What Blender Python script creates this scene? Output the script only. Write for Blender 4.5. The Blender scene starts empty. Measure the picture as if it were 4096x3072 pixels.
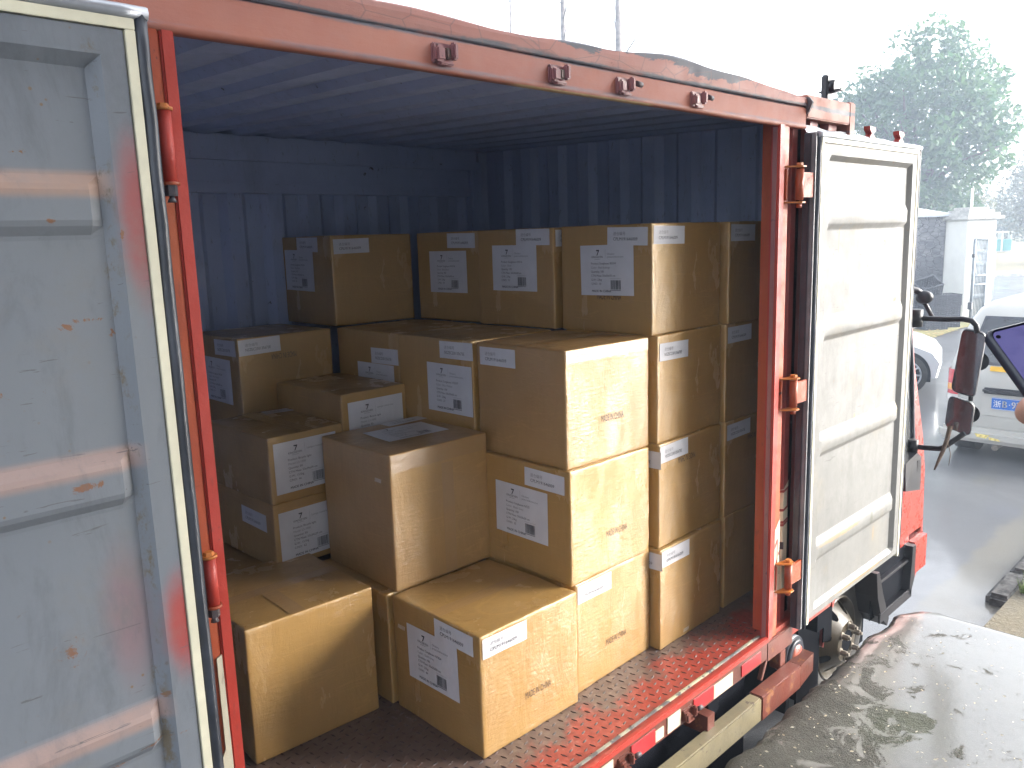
import bpy, bmesh, math, random
from mathutils import Vector, Matrix, noise as mnoise
rnd = random.Random(7)
S = bpy.context.scene
COL = S.collection
V = Vector

# ------------------------------------------------------------------ camera
CAM = V((-1.70869263, -1.9263527, 1.77692052))
CR = V((0.70696579, -0.7065391, -0.03165232)); CU = V((0.14618961, 0.10219721, 0.98396358)); CF = V((0.69197397, 0.70025583, -0.17553861))
cd = bpy.data.cameras.new('camera'); cam = bpy.data.objects.new('camera', cd); COL.objects.link(cam)
M = Matrix((CR, CU, -CF)).transposed().to_4x4(); M.translation = CAM
cam.matrix_world = M
cd.sensor_width = 36; cd.lens = 28.8665; cd.clip_start = 0.05; cd.clip_end = 800
S.camera = cam

# ------------------------------------------------------------------ light
SUN_EL, SUN_AZ = math.radians(23), math.radians(-42)      # azimuth measured from +x towards +y
w = bpy.data.worlds.new('World'); S.world = w; w.use_nodes = True
nt = w.node_tree; nt.nodes.clear()
out = nt.nodes.new('ShaderNodeOutputWorld'); bg = nt.nodes.new('ShaderNodeBackground')
sky = nt.nodes.new('ShaderNodeTexSky'); sky.sky_type = 'NISHITA'; sky.sun_disc = False
sky.sun_elevation = SUN_EL; sky.sun_rotation = math.pi/2 - SUN_AZ
sky.air_density = 1.0; sky.dust_density = 4.0; sky.ozone_density = 1.0
hs = nt.nodes.new('ShaderNodeHueSaturation'); hs.inputs['Saturation'].default_value = 0.30
nt.links.new(sky.outputs[0], hs.inputs['Color']); nt.links.new(hs.outputs[0], bg.inputs[0]); nt.links.new(bg.outputs[0], out.inputs[0])
bg.inputs[1].default_value = 0.15
sl = bpy.data.lights.new('sun', 'SUN'); sl.energy = 0.5; sl.angle = math.radians(36); sl.color = (1.0, 0.97, 0.91)
so = bpy.data.objects.new('sun', sl); COL.objects.link(so)
sd = V((math.cos(SUN_EL)*math.cos(SUN_AZ), math.cos(SUN_EL)*math.sin(SUN_AZ), math.sin(SUN_EL)))
so.rotation_euler = sd.to_track_quat('Z', 'Y').to_euler(); so.location = (6, -6, 8)
S.view_settings.view_transform = 'Standard'; S.view_settings.look = 'None'; S.view_settings.gamma = 1
S.view_settings.exposure = 2.75
S.render.engine = 'CYCLES'
try:
    S.cycles.use_denoising = True
    S.cycles.max_bounces = 8; S.cycles.diffuse_bounces = 5; S.cycles.glossy_bounces = 4; S.cycles.transparent_max_bounces = 8
    S.cycles.sample_clamp_indirect = 6
except Exception: pass

# ------------------------------------------------------------------ material helpers
class NT:
    def __init__(s, name):
        s.m = bpy.data.materials.new(name); s.m.use_nodes = True; s.t = s.m.node_tree; s.t.nodes.clear()
        s.o = s.t.nodes.new('ShaderNodeOutputMaterial'); s.p = s.t.nodes.new('ShaderNodeBsdfPrincipled')
        s.t.links.new(s.p.outputs[0], s.o.inputs[0]); s._c = {}
    def new(s, ty, **k):
        n = s.t.nodes.new(ty)
        for a, b in k.items(): setattr(n, a, b)
        return n
    def put(s, sock, v):
        if isinstance(v, bpy.types.NodeSocket): s.t.links.new(v, sock)
        elif sock.type == 'RGBA': sock.default_value = (*v[:3], 1) if hasattr(v, '__len__') else (v, v, v, 1)
        else: sock.default_value = v
    def coord(s, kind='Object'):
        if kind not in s._c:
            if kind == 'World': s._c[kind] = s.new('ShaderNodeNewGeometry').outputs['Position']
            else: s._c[kind] = s.new('ShaderNodeTexCoord').outputs[kind]
        return s._c[kind]
    def map(s, co, loc=(0, 0, 0), sc=(1, 1, 1), rot=(0, 0, 0)):
        n = s.new('ShaderNodeMapping'); s.put(n.inputs[0], co)
        n.inputs['Location'].default_value = loc; n.inputs['Scale'].default_value = sc; n.inputs['Rotation'].default_value = rot
        return n.outputs[0]
    def noise(s, scale, detail=4, rough=.55, co=None, sc=None, dist=0):
        co = co or s.coord()
        if sc: co = s.map(co, sc=sc)
        n = s.new('ShaderNodeTexNoise'); s.put(n.inputs['Vector'], co)
        n.inputs['Scale'].default_value = scale; n.inputs['Detail'].default_value = detail; n.inputs['Roughness'].default_value = rough; n.inputs['Distortion'].default_value = dist
        return n.outputs[0]
    def vor(s, scale, co=None, feature='F1', out=0, sc=None):
        co = co or s.coord()
        if sc: co = s.map(co, sc=sc)
        n = s.new('ShaderNodeTexVoronoi', feature=feature); s.put(n.inputs['Vector'], co); n.inputs['Scale'].default_value = scale
        return n.outputs[out]
    def ramp(s, f, a, b, lo=0., hi=1.):
        n = s.new('ShaderNodeMapRange'); n.interpolation_type = 'SMOOTHSTEP'; s.put(n.inputs[0], f)
        n.inputs[1].default_value = a; n.inputs[2].default_value = b; n.inputs[3].default_value = lo; n.inputs[4].default_value = hi
        return n.outputs[0]
    def mix(s, f, a, b, mode='MIX'):
        n = s.new('ShaderNodeMix', data_type='RGBA', blend_type=mode); s.put(n.inputs[0], f); s.put(n.inputs[6], a); s.put(n.inputs[7], b)
        return n.outputs[2]
    def math(s, op, a, b=0.):
        n = s.new('ShaderNodeMath', operation=op); s.put(n.inputs[0], a); s.put(n.inputs[1], b); return n.outputs[0]
    def blob(s, c, r, co=None):
        """soft ellipsoid mask, 1 at c falling to 0 at radii r"""
        co = co or s.coord('World')
        mp = s.map(co, loc=tuple(-c[i]/r[i] for i in range(3)), sc=tuple(1/x for x in r))
        n = s.new('ShaderNodeTexGradient', gradient_type='SPHERICAL'); s.put(n.inputs[0], mp); return n.outputs[1]
    def axis(s, i, co=None):
        n = s.new('ShaderNodeSeparateXYZ'); s.put(n.inputs[0], co or s.coord('World')); return n.outputs[i]
    def bump(s, h, strength=.2, dist=.01, nrm=None):
        n = s.new('ShaderNodeBump'); n.inputs['Strength'].default_value = strength; n.inputs['Distance'].default_value = dist; s.put(n.inputs['Height'], h)
        if nrm: s.put(n.inputs['Normal'], nrm)
        return n.outputs[0]
    def set(s, **k):
        mp = dict(base='Base Color', rough='Roughness', metal='Metallic', normal='Normal', coat='Coat Weight', coatr='Coat Roughness', coatn='Coat Normal', coatior='Coat IOR', spect='Specular Tint', spec='Specular IOR Level', emit='Emission Color', emits='Emission Strength', alpha='Alpha', trans='Transmission Weight', ior='IOR')
        for a, b in k.items(): s.put(s.p.inputs[mp[a]], b)
        return s.m

def plain(name, base, rough=.5, metal=0, var=.12, scale=9, bump=0, coat=0, coatr=.1, spec=.5):
    n = NT(name)
    f = n.noise(scale, 5, .6)
    c = n.mix(n.ramp(f, .3, .7), tuple(x*(1-var) for x in base), tuple(min(1, x*(1+var)) for x in base))
    k = dict(base=c, rough=rough, metal=metal, coat=coat, coatr=coatr, spec=spec)
    if bump: k['normal'] = n.bump(f, bump, .01)
    return n.set(**k)

def painted(name, base, rust=(.12, .045, .02), chip=.62, rough=.42, base2=None, dirt=(.08, .07, .06), dirtamt=.35, scale=14, world=True, fine=True):
    """old enamel: blotchy, dirt film, rust chips"""
    n = NT(name); co = n.coord('World')
    a = n.noise(2.3, 5, .6, co); b = n.noise(scale, 8, .68, co); d = n.noise(5, 6, .7, co, sc=(1, 1, .25))
    c = n.mix(n.ramp(a, .35, .68), base, base2 or tuple(x*.8 for x in base))
    c = n.mix(n.math('MULTIPLY', n.ramp(d, .5, .8), dirtamt), c, dirt)
    mask = n.ramp(b, chip, chip+.05)
    c = n.mix(mask, c, rust)
    if fine:
        f = n.noise(60, 4, .6, co, sc=(1, 1, .3)); c = n.mix(n.math('MULTIPLY', n.ramp(f, .6, .72), .35), c, rust)
    return n.set(base=c, rough=n.ramp(b, .3, .8, rough-.08, rough+.25), normal=n.bump(n.math('SUBTRACT', n.noise(90, 3, .6, co), n.math('MULTIPLY', mask, .8)), .18, .004))

MT = {}
# cardboard with a clear film of tape and stretch wrap over it
def cardboard(name, base, filmbump=.7, coat=1.0, coatr=.2):
    n = NT(name); co = n.coord(); info = n.new('ShaderNodeObjectInfo')
    a = n.noise(5, 5, .6, co); b = n.noise(46, 4, .6, co, sc=(1, 1, .16)); cflu = n.noise(150, 2, .5, co, sc=(.03, .03, 1))
    c = n.mix(n.ramp(a, .3, .72), base, tuple(x*.93 for x in base))
    c = n.mix(n.math('MULTIPLY', n.ramp(b, .45, .7), .2), c, tuple(min(1, x*1.25) for x in base))
    c = n.mix(n.math('MULTIPLY', n.ramp(cflu, .5, .7), .10), c, tuple(x*.72 for x in base))
    sc = n.noise(9, 9, .75, co, sc=(1, 1, 2.2), dist=.6)
    c = n.mix(n.math('MULTIPLY', n.ramp(sc, .62, .7), .10), c, tuple(min(1, x*1.6+.03) for x in base))
    crl = n.noise(5, 3, .5, co, sc=(.22, .22, 2.4), dist=.5); c = n.mix(n.math('MULTIPLY', n.ramp(n.math('ABSOLUTE', n.math('SUBTRACT', crl, .5)), .0, .008, 1, 0), .35), c, tuple(min(1, x*1.35) for x in base))
    v = n.mix(info.outputs['Random'], (.93, .93, .95), (1.05, 1.03, 1.0)); c = n.mix(1.0, c, v, 'MULTIPLY')
    wr = n.math('ADD', n.noise(11, 7, .66, co, sc=(1, 1, .35), dist=.8), n.math('MULTIPLY', n.noise(70, 3, .6, co, sc=(.4, .4, 1.6)), .35))
    nb = n.bump(n.noise(120, 3, .6, co), .05, .003)
    return n.set(base=c, rough=n.ramp(a, .3, .7, .36, .5), normal=nb, coat=n.ramp(n.noise(3.1, 4, .6, co), .3, .65, coat*.45, coat), coatr=n.ramp(n.noise(6, 5, .6, co, sc=(1, 1, .3)), .3, .7, coatr*.7, coatr*1.5), coatn=n.bump(wr, filmbump, .016), spec=.85, spect=(1, .80, .42), coatior=1.8)
CB = (.375, .220, .070)
MT['card'] = cardboard('cardboard', CB)
MT['card_wrap'] = cardboard('wrapped_cardboard', (.365, .212, .078), .7, 1.0, .16)
def tape_mat():
    n = NT('clear_tape'); co = n.coord()
    a = n.noise(7, 6, .65, co); st = n.noise(26, 6, .7, co, sc=(.35, 1.5, 1.5), dist=.7)
    c = n.mix(n.ramp(a, .3, .7), (.36, .206, .074), (.38, .22, .08))
    c = n.mix(n.math('MULTIPLY', n.ramp(st, .6, .7), .10), c, (.5, .36, .22))
    return n.set(base=c, rough=.35, coat=1, coatr=.10, coatn=n.bump(st, .45, .01), spec=.5, coatior=1.8)
MT['tape'] = tape_mat()
def paper_mat():
    n = NT('white_paper'); co = n.coord('World')
    a = n.noise(10, 4, .6, co); wv = n.noise(24, 4, .6, co, sc=(1, 1, .3), dist=.7)
    return n.set(base=n.mix(n.ramp(a, .3, .7), (.56, .56, .59), (.61, .61, .64)), rough=.42, coat=.3, coatr=.2, normal=n.bump(wv, .22, .008))
MT['paper'] = paper_mat()
MT['ink'] = plain('black_print', (.035, .035, .045), .5)
MT['grey_ink'] = plain('grey_print', (.20, .20, .22), .5)
MT['stamp'] = plain('brown_black_stamp', (.05, .032, .025), .6, var=.5, scale=60)
MT['white_ink'] = plain('white_print', (.7, .68, .62), .5)

RED = (.40, .045, .025)
MT['red'] = painted('red_enamel', (.42, .040, .026), base2=(.36, .036, .024), chip=.66, rust=(.07, .04, .035))
MT['orange'] = painted('faded_orange_red_enamel', (.40, .082, .026), base2=(.36, .058, .024), chip=.66, rust=(.06, .03, .025))
MT['beam'] = painted('sun_faded_red_enamel', (.50, .205, .135), base2=(.45, .17, .12), chip=.67, rust=(.11, .05, .05), dirtamt=.25)
MT['lip'] = painted('peeling_red_enamel', (.44, .19, .135), base2=(.40, .16, .12), chip=.585, rust=(.10, .095, .115), dirtamt=.4, scale=5)
def beam_mat(name, base, base2, lip):
    n = NT(name); co = n.coord('World'); z = n.axis(2)
    a = n.noise(2.3, 5, .6, co); b = n.noise(16, 8, .68, co); st = n.noise(11, 7, .72, co, sc=(.28, 1, 1.6)); lg = n.noise(3.2, 7, .7, co, sc=(.45, 1, 1.5), dist=.6)
    c = n.mix(n.ramp(a, .35, .68), base, base2)
    c = n.mix(n.math('MULTIPLY', n.ramp(st, .5, .75), .35), c, (.24, .13, .12))
    dark = (.085, .085, .105)
    dz = n.math('ABSOLUTE', n.math('ADD', n.math('SUBTRACT', z, 2.271), n.math('MULTIPLY', n.math('SUBTRACT', st, .5), .035)))
    c = n.mix(n.math('MULTIPLY', n.ramp(dz, .004, .012, 1, 0), n.ramp(lg, .36, .5, .35, 1)), c, dark)
    if lip:
        up = n.math('MULTIPLY', n.math('SUBTRACT', z, 2.285), 3.2)
        c = n.mix(n.ramp(n.math('ADD', lg, up), .60, .63), c, dark)
        cr = n.vor(9, n.map(co, sc=(.8, 1, 1.3)), feature='DISTANCE_TO_EDGE'); c = n.mix(n.math('MULTIPLY', n.ramp(cr, .008, .02, 1, 0), .5), c, (.15, .09, .09))
    else:
        ed = n.math('ABSOLUTE', n.math('SUBTRACT', z, 2.196)); c = n.mix(n.math('MULTIPLY', n.ramp(ed, .001, .010, 1, 0), n.ramp(st, .4, .6)), c, (.20, .13, .14))
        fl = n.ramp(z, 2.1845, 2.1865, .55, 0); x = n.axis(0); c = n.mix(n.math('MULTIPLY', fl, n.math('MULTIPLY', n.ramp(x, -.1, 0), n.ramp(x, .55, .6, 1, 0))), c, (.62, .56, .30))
    c = n.mix(n.ramp(b, .67, .71), c, (.13, .06, .06))
    return n.set(base=c, rough=n.ramp(b, .3, .8, .5, .7), normal=n.bump(n.math('ADD', st, n.math('MULTIPLY', b, .5)), .22, .008))
MT['beam'] = beam_mat('sun_faded_red_enamel', (.345, .122, .076), (.305, .10, .066), False)
MT['lip'] = beam_mat('peeling_red_roof_edge', (.37, .155, .12), (.33, .13, .105), True)
MT['purple'] = painted('weathered_purple_red_steel', (.33, .14, .13), base2=(.24, .10, .11), chip=.6, rust=(.1, .06, .07))
MT['net'] = plain('black_mesh_skirt', (.012, .014, .022), .9, var=.7, scale=220, bump=.6, spec=.1)
MT['seam'] = painted('scraped_dark_seam', (.06, .06, .075), base2=(.12, .07, .06), chip=.62, rust=(.2, .09, .06), dirtamt=.5)
MT['maroon'] = painted('dark_red_side_panel', (.25, .042, .032), base2=(.18, .034, .03), chip=.64, rust=(.16, .06, .025), dirtamt=.4)
MT['rustbrown'] = painted('rusty_red_brown_steel', (.15, .040, .026), base2=(.10, .034, .024), chip=.58, rust=(.22, .085, .03), dirtamt=.5)
MT['hinge'] = painted('oily_orange_hinge_steel', (.36, .07, .022), base2=(.22, .04, .02), chip=.6, rust=(.05, .03, .025), dirtamt=.5)
MT['hingeo'] = painted('worn_orange_washer', (.50, .17, .03), base2=(.42, .12, .03), chip=.62, rust=(.05, .03, .025))
MT['inside'] = painted('blue_grey_inside_paint', (.36, .43, .62), base2=(.31, .375, .56), chip=.665, rust=(.10, .085, .08), dirtamt=.25, rough=.5)
MT['cream'] = plain('cream_plastic_strip', (.72, .68, .52), .4, var=.08)
MT['rubber'] = plain('black_rubber', (.035, .04, .052), .38, var=.3, bump=.1)
MT['alu'] = plain('dull_aluminium', (.42, .44, .48), .38, metal=.55, var=.15)
MT['chan'] = plain('light_grey_edge_channel', (.20, .205, .215), .4, var=.2)
MT['darkgap'] = plain('underbody_and_gap_black', (.006, .007, .010), .9, spec=.05)
MT['blackp'] = plain('black_plastic', (.014, .014, .018), .35, var=.2, spec=.35)
MT['tyre'] = plain('tyre_rubber', (.028, .026, .024), .75, var=.35, bump=.2)
MT['yellowbeam'] = painted('grimy_yellow_grey_steel', (.23, .195, .115), base2=(.15, .13, .085), chip=.60, rust=(.09, .07, .05), dirtamt=.8)
MT['rim'] = painted('dusty_beige_rim', (.050, .037, .019), base2=(.038, .030, .018), chip=.63, rust=(.12, .085, .05), dirtamt=.6)
MT['nut'] = plain('grey_brown_steel', (.26, .23, .19), .5, metal=.4, var=.3, bump=.2)
MT['refr'] = plain('red_reflective_tape', (.48, .03, .035), .3, var=.15, coat=.5)
MT['refw'] = painted('dirty_white_reflective_tape', (.62, .57, .44), base2=(.5, .45, .34), chip=.62, rust=(.12, .06, .05), dirtamt=.5)
MT['yline'] = painted('worn_yellow_white_strip', (.50, .46, .30), base2=(.2, .2, .2), chip=.52, rust=(.12, .11, .11), dirtamt=.5)
MT['glassd'] = plain('dark_window_glass', (.02, .024, .03), .06, spec=.8)
MT['cabred'] = painted('cab_red_paint', (.30, .036, .025), base2=(.27, .032, .022), chip=.74, rust=(.3, .2, .16), rough=.28, dirtamt=.2)
def mirror_mat():
    n = NT('rain_speckled_mirror'); co = n.coord('World')
    d = n.vor(260, co); m = n.ramp(d, .10, .22)
    nn = n.bump(m, .35, .003)
    return n.set(base=n.mix(m, (.75, .78, .82), (.50, .50, .53)), metal=1, rough=.07, normal=nn)
MT['mirror'] = mirror_mat()

def door_mat(name, base, base2, left):
    n = NT(name); co = n.coord('World')
    a = n.noise(1.7, 5, .6, co); b = n.noise(8, 9, .72, co, dist=.5); d = n.noise(30, 7, .7, co); z = n.axis(2)
    c = n.mix(n.ramp(a, .3, .7), base, base2)
    c = n.mix(n.math('MULTIPLY', n.ramp(n.noise(4, 6, .7, co, sc=(1, 1, .3)), .52, .8), .3), c, tuple(x*.6 for x in base))
    rusty = (.20, .10, .045)
    if left:
        pink = (.46, .27, .20)
        for zc, am in ((1.893, .7), (1.393, .5), (.873, .55)):
            dz = n.math('ABSOLUTE', n.math('SUBTRACT', z, zc)); msk = n.math('MULTIPLY', n.ramp(dz, .012, .03, 1, 0), n.ramp(n.noise(5, 6, .65, co), .28, .5, .35, am))
            x = n.axis(0); msk = n.math('MULTIPLY', msk, n.ramp(x, -1.165, -1.13, 1, 0))
            c = n.mix(msk, c, pink if zc < 1.8 else (.42, .25, .17))
        for cc, rr, am in (((-1.105, -.36, 1.83), (.055, .2, .24), .8), ((-1.105, -.36, 1.04), (.06, .2, .17), 1.0), ((-1.20, -.36, 1.08), (.07, .2, .22), .28)):
            g = n.blob(cc, rr, co); c = n.mix(n.math('MULTIPLY', n.ramp(n.math('ADD', g, n.math('MULTIPLY', n.math('SUBTRACT', b, .5), .5)), .12, .8), am*.95), c, (.36, .06, .05))
        for cc, rr in (((-1.205, -.33, 1.655), (.075, .2, .012)), ((-1.245, -.33, 1.645), (.035, .2, .016)), ((-1.17, -.33, 1.63), (.012, .2, .03)), ((-1.255, -.36, 1.83), (.018, .2, .008)), ((-1.255, -.35, 1.355), (.055, .2, .014)), ((-1.31, -.33, 1.05), (.06, .2, .05)), ((-1.39, -.33, 1.55), (.07, .2, .05)), ((-1.42, -.33, 1.48), (.06, .2, .06)), ((-1.15, -.36, .9), (.02, .2, .02)), ((-1.14, -.36, 1.80), (.008, .2, .03)), ((-1.17, -.36, .81), (.10, .2, .008)), ((-1.27, -.36, .79), (.10, .2, .009))):
            g = n.blob(cc, rr, co); c = n.mix(n.ramp(n.math('ADD', g, n.math('MULTIPLY', n.math('SUBTRACT', n.noise(24, 8, .8, co, dist=.8), .5), 3.2)), .62, .8), c, (.22, .10, .05))
        x = n.axis(0); wl = n.math('ABSOLUTE', n.math('ADD', n.math('SUBTRACT', x, -1.158), n.math('MULTIPLY', n.math('SUBTRACT', n.noise(9, 5, .7, co), .5), .03))); c = n.mix(n.math('MULTIPLY', n.ramp(wl, .002, .016, 1, 0), n.ramp(n.noise(12, 8, .8, co, sc=(1, 1, .6)), .5, .6)), c, (.15, .12, .08))
    else:
        for cc, rr in (((2.05, -.347, .32), (.42, .2, .020)), ((2.6, -.347, 1.36), (.07, .2, .012)), ((2.2, -.33, .87), (.02, .2, .03)), ((1.95, -.33, 1.72), (.008, .2, .16)), ((2.35, -.33, 1.1), (.012, .2, .05)), ((2.68, -.34, .84), (.04, .2, .05)), ((2.3, -.35, 0.02), (.6, .2, .02)), ((2.5, -.33, .19), (.02, .2, .10))):
            g = n.blob(cc, rr, co); c = n.mix(n.math('MULTIPLY', n.ramp(n.math('ADD', g, n.math('MULTIPLY', n.math('SUBTRACT', d, .5), 1.2)), .4, .6), .8), c, (.26, .18, .085))
        g = n.blob((2.42, -.33, .30), (.025, .2, .075), co); c = n.mix(n.ramp(n.math('ADD', g, n.math('MULTIPLY', n.math('SUBTRACT', b, .5), .8)), .3, .42), c, (.10, .10, .085))
    fl = n.noise(3.2, 7, .75, co, sc=(1.4, 1, .5), dist=.4)
    c = n.mix(n.math('MULTIPLY', n.ramp(fl, .46, .66), .55), c, tuple(x*.62 for x in base))
    c = n.mix(n.math('MULTIPLY', n.ramp(n.noise(2.6, 6, .7, co), .5, .68), .45), c, (.20, .175, .13) if not left else (.20, .185, .165))
    for k_, (s1, r_, th) in enumerate(((34, .25, .685), (16, -.5, .70), (55, 1.2, .70))):
        ln = n.noise(s1, 4, .55, n.map(co, sc=(.16, 1, 1.9), rot=(0, r_, 0)), dist=1.0); c = n.mix(n.math('MULTIPLY', n.ramp(ln, th, th+.02), .65), c, (.085, .08, .08))
    sp = n.vor(30, co); spn = n.noise(2.2, 4, .6, co); c = n.mix(n.math('MULTIPLY', n.ramp(sp, .06, .12, 1, 0), n.ramp(spn, .48, .56)), c, (.20, .12, .06))
    c = n.mix(n.ramp(b, .675, .70), c, rusty)
    sc1 = n.noise(22, 5, .6, co, sc=(.25, 1, 1.6), dist=1.2); c = n.mix(n.math('MULTIPLY', n.ramp(sc1, .70, .73), .6), c, (.10, .10, .11))
    c = n.mix(n.math('MULTIPLY', n.ramp(d, .68, .74), .5), c, (.14, .10, .07))
    return n.set(base=c, rough=n.ramp(b, .3, .7, .42, .62), normal=n.bump(n.math('ADD', n.noise(3, 4, .6, co), n.math('MULTIPLY', d, .12)), .14, .02), coat=.04, coatr=.3)
MT['doorL'] = door_mat('weathered_blue_grey_door_paint', (.170, .188, .216), (.186, .201, .222), True)
MT['doorR'] = door_mat('weathered_cream_grey_door_paint', (.168, .167, .160), (.152, .151, .145), False)

def tread_mat():
    n = NT('worn_tread_plate'); co = n.coord('World'); y = n.axis(1)
    a = n.noise(5, 7, .7, co); b = n.noise(30, 7, .7, co); x = n.axis(0)
    brown = n.mix(n.ramp(a, .35, .7), (.115, .078, .066), (.16, .11, .09))
    red = n.mix(n.ramp(b, .4, .7), (.34, .05, .032), (.24, .05, .035))
    edge = n.math('ADD', y, n.math('MULTIPLY', n.math('SUBTRACT', a, .5), .55))
    k = n.ramp(edge, -.165, -.03, 1, 0)
    k = n.math('MULTIPLY', k, n.ramp(n.math('ADD', x, n.math('MULTIPLY', a, .3)), .0, .25))
    c = n.mix(k, brown, red)
    c = n.mix(n.ramp(b, .62, .72), c, (.055, .045, .045))
    return n.set(base=c, rough=n.ramp(b, .3, .7, .3, .6), metal=.15, normal=n.bump(b, .3, .004))
MT['tread'] = tread_mat()
def tread_top():
    n = NT('polished_tread_bars'); co = n.coord('World')
    b = n.noise(60, 4, .6, co)
    return n.set(base=n.mix(n.ramp(b, .4, .65), (.030, .022, .021), (.085, .045, .038)), rough=.62)
MT['treadtop'] = tread_top()

def dock_mat():
    n = NT('wet_concrete'); co = n.coord('World')
    a = n.noise(1.1, 6, .62, co, dist=.4); b = n.noise(34, 8, .75, co); g = n.noise(160, 3, .6, co); e = n.noise(5.5, 9, .68, co, dist=.7); dr = n.vor(95, co)
    c = n.mix(n.ramp(a, .35, .65), (.058, .058, .048), (.10, .10, .086))
    gr = n.blob((1.55, -.85, -.25), (.34, .30, .3), co); c = n.mix(n.math('MULTIPLY', n.ramp(gr, .05, .9), .32), c, (.05, .074, .03))
    c = n.mix(n.ramp(b, .52, .72), c, (.030, .030, .026))
    c = n.mix(n.math('MULTIPLY', n.ramp(g, .66, .74), .7), c, (.42, .42, .38))
    side = n.math('ADD', n.math('MULTIPLY', n.axis(1), -.22), n.math('MULTIPLY', n.axis(0), .10))
    lvl = n.math('ADD', n.math('ADD', n.math('MULTIPLY', e, 1.0), n.math('MULTIPLY', a, .4)), side)
    wet = n.ramp(lvl, .95, 1.03)
    drops = n.ramp(dr, .10, .22, 1, 0)
    bp = n.new('ShaderNodeBump'); bp.inputs['Distance'].default_value = .012; n.put(bp.inputs['Height'], n.math('ADD', b, n.math('MULTIPLY', g, .5))); n.put(bp.inputs['Strength'], n.ramp(wet, 0, 1, .85, .10))
    cb = n.new('ShaderNodeBump'); cb.inputs['Distance'].default_value = .010; n.put(cb.inputs['Height'], n.math('ADD', n.math('MULTIPLY', b, .4), n.math('MULTIPLY', drops, .5))); n.put(cb.inputs['Strength'], n.ramp(wet, 0, 1, .6, .12))
    return n.set(base=n.mix(wet, c, n.mix(.5, c, (.13, .128, .115))), rough=n.ramp(wet, 0, 1, .62, .4), normal=bp.outputs[0], spec=n.ramp(wet, 0, 1, .18, .4), coat=n.math('MAXIMUM', n.math('MULTIPLY', drops, .75), n.math('MULTIPLY', wet, .95)), coatr=.05, coatn=cb.outputs[0])
MT['dock'] = dock_mat()
def asphalt_mat():
    n = NT('wet_asphalt'); co = n.coord('World')
    a = n.noise(.35, 6, .65, co, dist=.5); b = n.noise(120, 3, .7, co); m = n.noise(3, 6, .7, co)
    c = n.mix(n.ramp(a, .35, .65), (.065, .068, .073), (.10, .102, .106))
    c = n.mix(n.ramp(b, .58, .72), c, (.15, .15, .155))
    y = n.axis(1); x = n.axis(0)
    st = n.math('MULTIPLY', n.ramp(n.math('ADD', y, n.math('MULTIPLY', m, .25)), .14, .22, 1, 0), n.ramp(x, 4.2, 4.5))
    c = n.mix(st, c, (.105, .10, .085))
    return n.set(base=c, rough=n.ramp(a, .38, .62, .5, .32), normal=n.bump(n.math('ADD', b, m), .7, .006), spec=.35, coat=n.ramp(a, .38, .56, .15, .8), coatr=.13)
MT['asphalt'] = asphalt_mat()
def grass_mat(name, c1, c2, c3):
    n = NT(name); co = n.coord('World'); a = n.noise(.6, 6, .65, co); b = n.noise(26, 5, .7, co)
    c = n.mix(n.ramp(a, .35, .65), c1, c2); c = n.mix(n.ramp(b, .5, .7), c, c3)
    return n.set(base=c, rough=.85, normal=n.bump(b, .6, .03))
MT['field'] = grass_mat('dry_yellow_grass', (.22, .18, .085), (.19, .165, .07), (.13, .12, .05))
MT['verge'] = grass_mat('thin_green_verge', (.13, .15, .04), (.22, .19, .07), (.28, .22, .10))
MT['soil'] = grass_mat('verge_soil', (.12, .10, .06), (.08, .08, .07), (.18, .15, .10))
MT['grassblade'] = plain('grass_blades', (.16, .24, .05), .6, var=.4, scale=3)
MT['bark'] = plain('bark', (.085, .07, .055), .85, var=.4, scale=12, bump=.5)
MT['barkgrey'] = plain('grey_bark', (.17, .15, .14), .85, var=.4, scale=5, bump=.5)
def leaf_mat(name, a, b):
    n = NT(name); oi = n.new('ShaderNodeNewGeometry')
    r = oi.outputs['Random Per Island']
    c = n.mix(r, a, b)
    tr = n.new('ShaderNodeBsdfTranslucent'); n.put(tr.inputs[0], c); mx = n.new('ShaderNodeMixShader'); mx.inputs[0].default_value = .35
    n.set(base=c, rough=.55); n.t.links.new(n.p.outputs[0], mx.inputs[1]); n.t.links.new(tr.outputs[0], mx.inputs[2]); n.t.links.new(mx.outputs[0], n.o.inputs[0])
    return n.m
MT['leaf'] = leaf_mat('green_leaves', (.040, .110, .048), (.11, .20, .07))
MT['leaf2'] = leaf_mat('grey_green_leaves', (.10, .115, .07), (.19, .20, .11))
MT['leaf3'] = leaf_mat('dark_hedge_leaves', (.045, .085, .05), (.10, .13, .06))
MT['dryleaf'] = leaf_mat('fallen_leaves', (.30, .17, .05), (.45, .36, .14))
MT['petal'] = leaf_mat('pale_litter', (.62, .60, .50), (.40, .33, .22))
MT['petal_water'] = plain('pale_water_drop', (.7, .74, .8), .05, coat=1)
def stone_mat():
    n = NT('rubble_stone_wall'); co = n.coord('World'); 
    cell = n.vor(5.2, co, out=1, sc=(1, 1, 1.8)); e = n.vor(5.2, co, feature='DISTANCE_TO_EDGE', sc=(1, 1, 1.7)); z = n.axis(2); a = n.noise(2, 6, .7, co)
    bwn = n.new('ShaderNodeSeparateColor'); n.put(bwn.inputs[0], cell)
    c = n.mix(bwn.outputs[0], (.13, .13, .14), (.24, .24, .245))
    c = n.mix(n.ramp(e, .01, .05, 1, 0), c, (.05, .05, .06))
    soot = n.ramp(n.math('ADD', z, n.math('MULTIPLY', a, 1.6)), 0.6, 2.6, .9, 0)
    c = n.mix(soot, c, (.05, .05, .06))
    return n.set(base=c, rough=.8, normal=n.bump(n.ramp(e, 0, .08), .5, .04))
MT['stone'] = stone_mat()
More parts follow.
